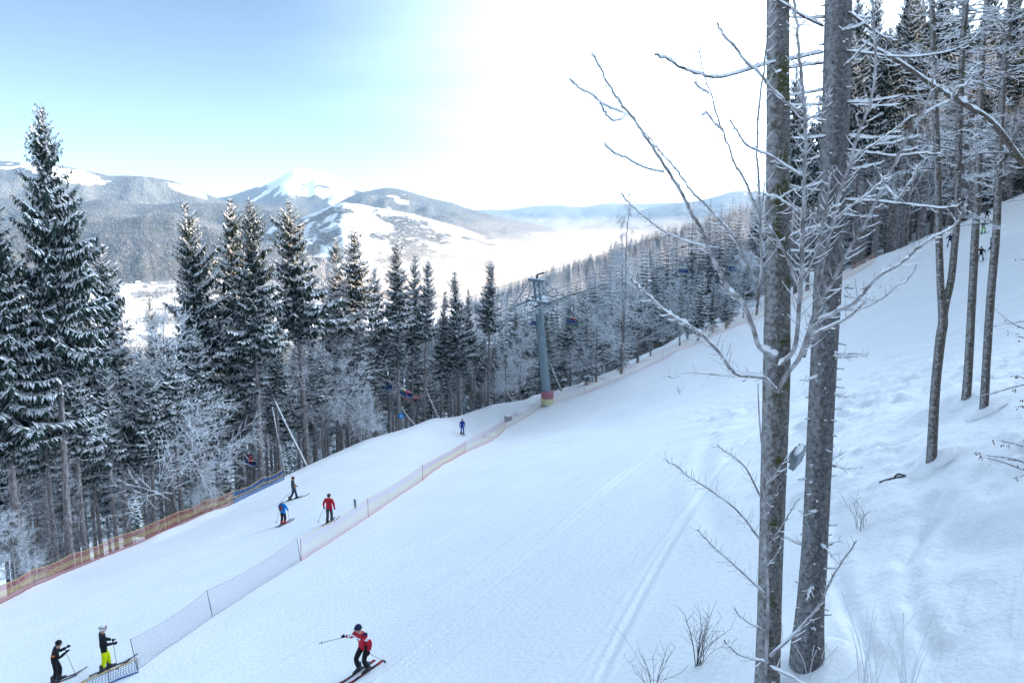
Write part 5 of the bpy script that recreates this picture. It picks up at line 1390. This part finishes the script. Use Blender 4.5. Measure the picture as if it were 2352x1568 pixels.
# ---------------------------------------------------------------- farm houses in the valley
M['plaster'] = noise_mat('plaster', (.26, .18, .12), (.36, .27, .19), .3); M['timber'] = mat('timber', (.16, .09, .05), .8); M['pane'] = mat('pane', (.04, .05, .06), .15)
def house(u, v, w, d, h, rz, label):
    Zs = np.geomspace(1400, 3600, 800); q = P(u, v, Zs); uu, _, _ = to_uvZ(q[:, 0], q[:, 1], q[:, 2]); zg = h_far(np.full(800, u), Zs, q[:, 0], q[:, 1])
    i = int(np.argmax(q[:, 2] < zg)); f = np.array([q[i, 0], q[i, 1], zg[i] - .3]); t = empty('house', f, rz)
    mb = MB(); mb.box((0, 0, h / 2), (w, d, h)); mb.add([(-w / 2, -d / 2, h), (-w / 2, d / 2, h), (-w / 2, 0, h + d * .42)], [[0, 2, 1]]); mb.add([(w / 2, -d / 2, h), (w / 2, d / 2, h), (w / 2, 0, h + d * .42)], [[0, 1, 2]]); mb.build('wall', [M['plaster']], t)
    mb = MB(); e = .9
    for s in (-1, 1):
        a = np.array([[-w / 2 - e, s * (d / 2 + e), h - e * .8], [w / 2 + e, s * (d / 2 + e), h - e * .8], [w / 2 + e, 0, h + d * .42 + .25], [-w / 2 - e, 0, h + d * .42 + .25]]); mb.quad(*a, 0); mb.quad(*(a - [0, 0, .5])[::-1], 0)
    rf = mb.build('roof', [M['snow']], t); mb = MB(); mb.box((w * .2, d * .12, h + d * .42 + .6), (1, 1, 2)); mb.build('chimney', [M['timber']], rf)
    for k in range(3):
        mb = MB(); mb.box((-w * .3 + k * w * .3, -d / 2 - .05, h * .55), (1.6, .12, 1.7)); mb.build('window', [M['pane']], t)
    mb = MB(); mb.box((w / 2 + .05, 0, 1.2), (.12, 1.4, 2.4)); mb.build('door', [M['timber']], t)
    tag(t, label, 'house', 'farm houses in the valley')
for i, (u, v, w, d, h, rz) in enumerate([(318, 652, 17, 11, 6, .3), (336, 660, 22, 13, 7, -.2), (352, 655, 16, 12, 6, .8), (372, 662, 24, 13, 6, .1), (300, 664, 13, 9, 5, .5), (388, 672, 14, 10, 5, -.4), (330, 690, 15, 10, 5, .2)]):
    house(u, v, w, d, h, rz, ['leftmost but one', 'largest and central', 'steep-gabled', 'long low', 'small leftmost', 'rightmost', 'lowest and nearest'][i] + ' snow-roofed farm house in the sunlit valley clearing')
# ================================================================ PEOPLE
M['skin'] = mat('skin', (0.42, 0.24, 0.17), 0.6)
def cloth(name, c): return noise_mat(name, tuple(x * .85 for x in c), c, 12, rough=0.75, bump=0.3, bump_scale=25, dist=0.02)
CL = {k: cloth('cloth_' + k, v) for k, v in dict(red=(.48, .012, .035), black=(.012, .013, .018), navy=(.012, .022, .07), lime=(.62, .72, .0), blue=(.0, .22, .62), grey=(.05, .06, .075), white=(.75, .77, .8),
      orange=(.75, .22, .02), pink=(.62, .02, .16), yellow=(.62, .52, .02), brown=(.09, .035, .03), teal=(.02, .16, .25), green=(.12, .55, .02), royal=(.01, .04, .30), maroon=(.14, .02, .03), stone=(.25, .28, .33)).items()}
M['boot'] = mat('boot', (.03, .03, .035), .4); M['boot_red'] = mat('boot_red', (.35, .03, .03), .4)
M['ski_dark'] = noise_mat('ski_dark', (.02, .02, .03), (.30, .28, .30), 9, rough=.35, lo=.52, hi=.60); M['ski_red'] = noise_mat('ski_red', (.30, .02, .03), (.02, .02, .03), 7, rough=.35, lo=.48, hi=.52); M['ski_green'] = mat('ski_green', (.03, .40, .10), .4); M['ski_pink'] = mat('ski_pink', (.6, .2, .22), .4)
M['lens'] = mat('lens', (.02, .06, .10), .08, 0, .7); M['alloy'] = mat('alloy', (.30, .32, .35), .35, .6)

STAND = dict(pel=(0, 0, .95), spi=(0, .0, 1.14), che=(0, .0, 1.36), nek=(0, .01, 1.50), hed=(0, .03, 1.58), top=(0, .035, 1.70),
             hl=(-.11, 0, .90), kl=(-.13, .05, .50), al=(-.14, 0, .12), tl=(-.14, .16, .06), hr=(.11, 0, .90), kr=(.13, .05, .50), ar=(.14, 0, .12), tr=(.14, .16, .06),
             sl=(-.20, 0, 1.41), el=(-.29, -.02, 1.15), wl=(-.30, .14, .95), sr=(.20, 0, 1.41), er=(.29, -.02, 1.15), wr=(.30, .14, .95))
RAD = dict(pel=.165, spi=.16, che=.175, nek=.07, hed=.09, top=.075, hl=.115, kl=.088, al=.085, tl=.06, hr=.115, kr=.088, ar=.085, tr=.06, sl=.095, el=.072, wl=.055, sr=.095, er=.072, wr=.055)
EDGES = [('pel', 'spi'), ('spi', 'che'), ('che', 'nek'), ('nek', 'hed'), ('hed', 'top'), ('pel', 'hl'), ('hl', 'kl'), ('kl', 'al'), ('al', 'tl'), ('pel', 'hr'), ('hr', 'kr'), ('kr', 'ar'), ('ar', 'tr'),
         ('che', 'sl'), ('sl', 'el'), ('el', 'wl'), ('che', 'sr'), ('sr', 'er'), ('er', 'wr')]

def body_mesh(J, jacket, pants, boots, stripe=None, hem=.86):
    """One continuous body grown over the joints, coloured by what covers it: skin, jacket, trousers, boots."""
    names = list(J); me = bpy.data.meshes.new('skeleton'); me.from_pydata([J[n] for n in names], [(names.index(a), names.index(b)) for a, b in EDGES], [])
    o = bpy.data.objects.new('skeleton', me); COL.objects.link(o)
    md = o.modifiers.new('skin', 'SKIN'); md.use_smooth_shade = True
    for i, n in enumerate(names):
        sv = me.skin_vertices[0].data[i]; r = RAD[n]; sv.radius = (r, r * .82) if n in ('pel', 'spi', 'che') else (r, r); sv.use_root = n == 'pel'
    sb = o.modifiers.new('sub', 'SUBSURF'); sb.levels = sb.render_levels = 1
    dg = bpy.context.evaluated_depsgraph_get(); ev = o.evaluated_get(dg); m2 = bpy.data.meshes.new_from_object(ev)
    bpy.data.objects.remove(o); bpy.data.meshes.remove(me)
    for m in (M['skin'], CL[jacket], CL[pants], boots, CL[stripe or jacket]): m2.materials.append(m)
    n = len(m2.polygons); cen = np.empty(n * 3); m2.polygons.foreach_get('center', cen); cen = cen.reshape(-1, 3)
    best = np.full(n, 9e9); reg = np.zeros(n, int)
    for a, b in EDGES:
        A, B = np.array(J[a]), np.array(J[b]); d = B - A; t = np.clip(((cen - A) @ d) / (d @ d), 0, 1); q = np.linalg.norm(cen - A - t[:, None] * d, axis=1) - .3 * (RAD[a] + (RAD[b] - RAD[a]) * t)
        code = 0 if a in ('nek', 'hed') else 2 if (a, b) in (('pel', 'hl'), ('pel', 'hr')) or a in ('hl', 'hr', 'kl', 'kr') else 3 if a in ('al', 'ar') else 1
        reg = np.where(q < best, code, reg); best = np.minimum(best, q)
    pz = J['pel'][2]
    reg = np.where((reg == 2) & (cen[:, 2] > pz - .10) & (np.abs(cen[:, 0]) < .34) & (np.linalg.norm(cen - np.array(J['pel']), axis=1) < .21), 1, reg)
    for l_ in ('al', 'ar'): reg = np.where((np.linalg.norm(cen - np.array(J[l_]), axis=1) < .16) & (cen[:, 2] < J[l_][2] + .10), 3, reg)
    if stripe:
        ch = np.array(J['che']); sp_ = np.array(J['spi']); ax_ = ch - sp_; L = np.linalg.norm(ax_); s = (cen - sp_) @ (ax_ / L) / L
        reg = np.where((reg == 1) & (s > .62) & (s < .92) & (np.linalg.norm(cen - ch, axis=1) < .5), 4, reg)
    m2.polygons.foreach_set('material_index', reg.astype(np.int32)); m2.update()
    return m2

def glove_mesh(parent, wrist, d, m):
    """Palm, four curled fingers of unequal length and a thumb."""
    mb = MB(); d = np.array(d, float); d /= np.linalg.norm(d); side = np.cross(d, [0, 1, .2]); side /= np.linalg.norm(side); dn = np.cross(side, d); w = np.array(wrist)
    mb.sphere(w + d * .05, (.048, .045, .055), 0, 8, 6)
    for k, ln in enumerate((.062, .072, .070, .055)):
        b = w + d * .085 + side * (-.033 + .022 * k); mb.tube([b, b + d * ln * .5 + dn * .01, b + d * ln * .72 + dn * .035, b + d * ln * .6 + dn * .055], [.0125, .012, .011, .009], 5)
    b = w + d * .04 + side * .045; mb.tube([b, b + side * .02 + d * .03 + dn * .01, b + side * .012 + d * .055 + dn * .03], [.015, .013, .010], 5)
    return mb.build('glove', [m], parent, True)

def person(loc, yaw, pose, label, jacket, pants, hat, boots='boot', goggles=False, helmet=True, stripe=None, height=1.75, ski=None, slope=None, extra=None, skin_face=True, group=None):
    J = dict(STAND); J.update(pose)
    t = empty('person', loc, yaw, height / 1.75)
    link('body', body_mesh(J, jacket, pants, M[boots], stripe), t)
    hc = (np.array(J['hed']) + np.array(J['top'])) / 2 + [0, .012, -.01]
    mb = MB(); mb.sphere(hc, (.078, .098, .115), 0, 12, 9); mb.sphere(hc + [0, .102, -.015], (.014, .022, .022), 0, 6, 4); mb.sphere(hc + [0, .085, -.07], (.03, .015, .010), 1, 6, 4)
    for s in (-1, 1): mb.sphere(hc + [s * .032, .088, .012], (.012, .010, .008), 2, 6, 4); mb.sphere(hc + [s * .082, 0, -.01], (.012, .022, .032), 0, 6, 4)
    mb.build('head', [M['skin'], mat('lips', (.30, .12, .10), .6) if 'lips' not in bpy.data.materials else bpy.data.materials['lips'], M['rubber']], t, True)
    mb = MB(); m_ = CL[hat]
    hv = MB(); hv.sphere(hc + [0, -.015, .035], (.105, .125, .115), 0, 14, 8); v = hv.v[0]; v[:, 2] = np.where(v[:, 1] > hc[1] + .05, np.maximum(v[:, 2], hc[2] + .045), np.maximum(v[:, 2], hc[2] - .045)); hv.build('helmet' if helmet else 'hat', [m_], t, True)
    if goggles is not None and goggles:
        mb = MB(); gz_ = .075 if goggles == 'up' else .02
        mb.sphere(hc + [0, .075, gz_], (.085, .05, .038), 0, 10, 6); gg = mb.build('goggles', [M['lens'] if goggles != 'up' else M['boot_red']], t, True)
        mb = MB(); mb.tube([hc + [math.cos(a) * .112, math.sin(a) * .128 - .01, gz_] for a in np.linspace(-math.pi, math.pi, 17)], .014, 5, 0, False); mb.build('strap', [CL['black']], gg, True)
    for w_, e_ in (('wl', 'el'), ('wr', 'er')): glove_mesh(t, J[w_], np.array(J[w_]) - np.array(J[e_]), CL['black'])
    if ski:
        for s, (an, tn) in enumerate((('al', 'tl'), ('ar', 'tr'))):
            a = np.array(J[an]); zf = a[2] - .10; k = slope or 0.0; n = 9; ys = np.linspace(-.72, .92, n)
            c = np.stack([np.full(n, a[0]), a[1] + .05 + ys, zf + k * ys], -1); c[-1, 2] += .10; c[-2, 2] += .03
            w = np.array([.05, .048, .042, .036, .034, .036, .044, .05, .026]); mb = MB(); v = []
            for p, q in zip(c, w): v += [p + [-q, 0, 0], p + [q, 0, 0], p + [q, 0, .018], p + [-q, 0, .018]]
            tt = []
            for i in range(n - 1):
                for j in range(4): p, q = i * 4 + j, i * 4 + (j + 1) % 4; tt += [[p, q, q + 4], [p, q + 4, p + 4]]
            mb.add(v, tt + [[0, 2, 1], [0, 3, 2], [n * 4 - 4, n * 4 - 3, n * 4 - 2], [n * 4 - 4, n * 4 - 2, n * 4 - 1]]); so_ = mb.build('ski', [M[ski]], t)
            mb = MB(); mb.box((a[0], a[1] + .20, zf + .05 + k * .2), (.07, .09, .06)); mb.box((a[0], a[1] - .12, zf + .05 - k * .1), (.07, .10, .07)); mb.build('binding', [M['boot']], so_)
            mb = MB(); mb.tube([(a[0], a[1] - .09, zf + .05), (a[0], a[1] + .02, zf + .06), (a[0], a[1] + .20, zf + .05)], [.055, .065, .05], 8); mb.tube([(a[0], a[1] - .02, zf + .05), (a[0], a[1] + .0, zf + .30)], [.07, .085], 8); mb.build('boot', [M[boots]], t, True)
    if extra: extra(t, J)
    return tag(t, label, 'person', group)

def pole(p0, p1, label):
    o = np.array(p0); d = np.array(p1) - o; L = np.linalg.norm(d); e = empty('ski_pole', o); mb = MB(); mb.tube([np.zeros(3), d], .011, 6); mb.build('shaft', [M['alloy']], e, True)
    mb = MB(); u_ = d / L; mb.tube([u_ * -.10, u_ * .04], .017, 6); mb.build('grip', [M['rubber']], e, True)
    mb = MB(); mb.tube([d - u_ * .10, d - u_ * .085], .045, 10); mb.build('basket', [M['rubber']], e, True)
    return tag(e, label, 'ski pole')

def w2l(t, p):
    t.rotation_euler.to_matrix(); return Matrix.Translation(t.location) @ t.rotation_euler.to_matrix().to_4x4() @ Matrix.Diagonal((*t.scale, 1))
def at(t, local):
    q = w2l(t, None) @ Vector(local); return np.array(q)

def slope_along(f, yaw):
    d = np.array([-math.sin(yaw), math.cos(yaw)]); a = f[:2] - d * .8; b = f[:2] + d * .8
    return float((ground(*b) - ground(*a)) / 1.6)
def skier(u, v, yaw, pose, label, *a, h=1.75, **k):
    f = G(u, v); s = slope_along(f, yaw); P_ = dict(pose); rx = np.array([math.cos(yaw), math.sin(yaw)])
    cr = float((ground(*(f[:2] + rx * .3)) - ground(*(f[:2] - rx * .3))) / .6)
    J = dict(STAND); J.update(P_)
    for an, tn, kn in (('al', 'tl', 'kl'), ('ar', 'tr', 'kr')):       # feet follow the slope
        x, y, z = J[an]; dz = cr * x + s * y; J[an] = (x, y, z + dz); x, y, z = J[tn]; J[tn] = (x, y, z + cr * x + s * y); x, y, z = J[kn]; J[kn] = (x, y, z + dz * .5)
    return person(f, yaw, J, label, *a, height=h, slope=s, **k), J

def yaw_of(dx, dy): return math.atan2(-dx, dy)

# 1 red-jacketed skier on the near run, gliding to the lower left
t, J = skier(836, 1541, yaw_of(-.62, -.78), dict(pel=(0, -.08, .86), spi=(0, -.02, 1.06), che=(0, .08, 1.27), nek=(0, .13, 1.41), hed=(0, .17, 1.49), top=(0, .20, 1.61), hl=(-.11, -.06, .82), hr=(.11, -.06, .82), kl=(-.19, .16, .48), kr=(.17, .18, .48),
    al=(-.21, .02, .12), tl=(-.21, .17, .07), ar=(.19, .04, .12), tr=(.19, .19, .07), sl=(-.20, .10, 1.32), sr=(.20, .10, 1.32), er=(.40, .10, 1.10), wr=(.50, .30, 1.16), el=(-.32, -.04, 1.06), wl=(-.30, .02, .82)),
    'skier in red jacket with white chest stripe and black trousers gliding down the near run', 'red', 'black', 'navy', goggles=True, stripe='white', ski='ski_red', h=1.76)
def shoulder(t, J):
    mb = MB(); mb.sphere(np.array(J['sl']) + [0, -.02, .055], (.085, .09, .045), 0, 8, 6); mb.build('shoulder_patch', [CL['navy']], t, True)
shoulder(t, J)
pole(at(t, J['wr']) + [0, 0, -.02], P(732, 1477, to_uvZ(*at(t, J['wr']))[2] - .2), 'pole stretched out to the left by the skier in red')
pole(at(t, J['wl']) + [0, 0, -.08], P(888, 1521, to_uvZ(*at(t, J['wl']))[2] + .4), 'pole trailing to the right of the skier in red')
# 2 skier in lime trousers
t, J = skier(242, 1541, yaw_of(.75, .55), dict(kl=(-.16, .16, .50), al=(-.17, .16, .12), tl=(-.17, .32, .06), kr=(.14, -.02, .50), ar=(.17, -.12, .12), tr=(.17, .04, .06), el=(-.28, .05, 1.14), wl=(-.16, .30, 1.06), er=(.28, .05, 1.14), wr=(.16, .30, 1.06)),
    'skier in black jacket and lime yellow trousers with white helmet at bottom left', 'black', 'lime', 'white', goggles='up', ski='ski_dark', h=1.80)
pole(at(t, J['wr']), at(t, (.34, .36, .05)), 'pole held upright against the lime trousers')
# 3 skier all in black
t, J = skier(130, 1566, yaw_of(.85, .45), dict(pel=(0, -.06, .90), che=(0, .08, 1.30), spi=(0, .0, 1.10), nek=(0, .14, 1.43), hed=(0, .18, 1.51), top=(0, .20, 1.63), sl=(-.2, .09, 1.35), sr=(.2, .09, 1.35), kl=(-.15, .15, .48), kr=(.14, .02, .48), al=(-.16, .10, .12), tl=(-.16, .26, .06), ar=(.16, -.10, .12), tr=(.16, .05, .06), el=(-.30, .18, 1.10), wl=(-.24, .42, 1.22), er=(.30, .16, 1.10), wr=(.22, .42, 1.26)),
    'hooded skier all in black with a planted pole at the bottom left corner', 'black', 'black', 'black', ski='ski_dark', h=1.70)
pole(at(t, J['wr']), at(t, (.26, .72, .06)), 'pole planted in front of the hooded black skier')
for q, lab in (((-.17, 1.18), 'a'), ((.17, 1.18), 'b')):
    mb = MB(); mb.sphere((q[0], -.02, q[1]), (.03, .08, .05), 0, 6, 5); mb.build('orange_patch', [CL['orange']], t, True)
# 4 red jacket from behind
t, J = skier(757, 1200, yaw_of(.25, .97), dict(el=(-.33, -.03, 1.17), wl=(-.34, .02, .92), er=(.33, -.03, 1.17), wr=(.31, .06, .92)), 'skier in plain red jacket seen from behind beside the net', 'red', 'grey', 'brown', helmet=False, ski='ski_dark', h=1.80)
pole(at(t, J['wl']), at(t, (-.62, -.25, .02)), 'pole of the skier in plain red jacket')
# 5 dark skier striding right
t, J = skier(674, 1147, yaw_of(.90, .43), dict(kl=(-.13, .20, .52), al=(-.13, .26, .12), tl=(-.13, .42, .06), kr=(.12, -.06, .50), ar=(.12, -.30, .14), tr=(.12, -.15, .07), el=(-.27, .08, 1.14), wl=(-.20, .26, .98), er=(.27, -.02, 1.12), wr=(.25, .10, .90)), 'dark-clothed skier with an orange patch striding right near the blue net', 'grey', 'navy', 'maroon', helmet=False, ski='ski_dark', h=1.78)
mb = MB(); mb.sphere((.13, .16, 1.0), (.05, .05, .12), 0, 8, 6); mb.build('orange_pocket', [CL['orange']], t, True)
pole(at(t, J['wr']), at(t, (.30, -.85, .25)), 'pole trailing behind the striding dark skier')
# 6 blue jacket with backpack
t, J = skier(651, 1204, yaw_of(.42, .9), dict(el=(-.36, .02, 1.18), wl=(-.30, .14, 1.04), er=(.36, .02, 1.18), wr=(.30, .14, 1.04)), 'skier in bright blue jacket with a dark backpack, seen from behind', 'blue', 'black', 'white', boots='boot_red', ski='ski_dark', h=1.68)
mb = MB(); mb.sphere((0, -.20, 1.22), (.15, .10, .23), 0, 12, 9); bpk = mb.build('backpack', [noise_mat('backpack', (.05, .02, .05), (.30, .10, .14), 14, rough=.8, lo=.45, hi=.6)], t, True)
for s in (-1, 1): mb = MB(); mb.tube([(s * .12, -.14, 1.40), (s * .13, .02, 1.47), (s * .13, .15, 1.34)], .02, 5); mb.build('strap', [CL['black']], bpk, True)
pole(at(t, J['wl']), at(t, (-.62, -.05, .0)), 'left pole of the skier with the backpack'); pole(at(t, J['wr']), at(t, (.58, -.02, .02)), 'right pole of the skier with the backpack')
# 7 lone skier in dark blue farther up
t, J = skier(1062, 997, yaw_of(.35, -.94), dict(el=(-.28, .02, 1.16), wl=(-.26, .12, .94)), 'lone skier in dark blue standing below the tower', 'royal', 'royal', 'maroon', helmet=False, ski='ski_dark', h=1.80)
# 8-12 skiers coming down at the upper right
for i, (u, v, j, p, hc_, lab) in enumerate([(2252, 600, 'black', 'stone', 'navy', 'skier in dark jacket and pale trousers between the two straight beeches'), (2181, 566, 'navy', 'stone', 'navy', 'skier in navy half hidden by the forked beech'), (2266, 506, 'black', 'black', 'black', 'topmost skier in black near the upper wood'),
                                            (2258, 536, 'grey', 'green', 'black', 'skier with a green garment just below the topmost one'), (2277, 572, 'stone', 'grey', 'white', 'skier in grey half hidden behind the rightmost trunk')]):
    t, J = skier(u, v, yaw_of(-.6 + .2 * i, -.8), dict(pel=(0, -.08, .86), kl=(-.20, .14, .48), kr=(.20, .14, .48), al=(-.24, .0, .12), tl=(-.24, .15, .06), ar=(.24, .0, .12), tr=(.24, .15, .06), hl=(-.11, -.06, .82), hr=(.11, -.06, .82), spi=(0, 0, 1.06), che=(0, .08, 1.28), nek=(0, .12, 1.42), hed=(0, .16, 1.5), top=(0, .18, 1.62), sl=(-.2, .1, 1.33), sr=(.2, .1, 1.33), el=(-.36, .1, 1.14), wl=(-.44, .30, 1.02), er=(.36, .1, 1.14), wr=(.44, .30, 1.02)),
        lab, j, p, hc_, goggles=True, ski='ski_dark', h=1.72)
    if i == 0: pole(at(t, J['wl']), at(t, (-.62, -.10, .02)), 'pole of the skier between the straight beeches')

# ---------------------------------------------------------------- riders on the chairs
SIT = dict(pel=(0, -.12, .10), spi=(0, -.14, .30), che=(0, -.12, .52), nek=(0, -.09, .66), hed=(0, -.06, .74), top=(0, -.04, .86), hl=(-.11, -.08, .09), kl=(-.13, .38, .10), al=(-.13, .42, -.36), tl=(-.13, .58, -.42), hr=(.11, -.08, .09), kr=(.13, .38, .10), ar=(.13, .42, -.36), tr=(.13, .58, -.42),
           sl=(-.20, -.12, .57), el=(-.28, .02, .36), wl=(-.20, .28, .34), sr=(.20, -.12, .57), er=(.28, .02, .36), wr=(.20, .28, .34))
def rider(key, off, label, jacket, pants, hat, ski, **k):
    c, s = math.cos(YAW), math.sin(YAW); q = np.array(CHAIRS[key]) + [c * off, s * off, -3.36]
    return person(q, YAW, SIT, label, jacket, pants, hat, ski=ski, slope=.12, **k)
rider('a', 0.0, 'rider with green skis on the chair behind the pale trunk', 'blue', 'black', 'black', 'ski_green')
rider('b', -.42, 'rider in dark brown with white helmet on the low chair in the wood', 'brown', 'black', 'white', 'ski_dark', goggles=True)
rider('b', .42, 'rider in red beside the brown one on the low chair', 'red', 'navy', 'maroon', 'ski_dark', goggles=True)
rider('c', .42, 'rider in pink jacket on the chair before the tower', 'pink', 'black', 'teal', 'ski_pink', goggles=True)
rider('c', -.42, 'rider in yellow jacket on the chair before the tower', 'yellow', 'black', 'white', 'ski_pink', goggles=True)
rider('d', .1, 'rider in red and orange on the chair past the tower', 'red', 'black', 'black', 'ski_green', stripe='orange')
rider('e', .1, 'rider in blue and green on the chair left of the mossy trunk', 'blue', 'green', 'black', 'ski_dark', goggles=True)
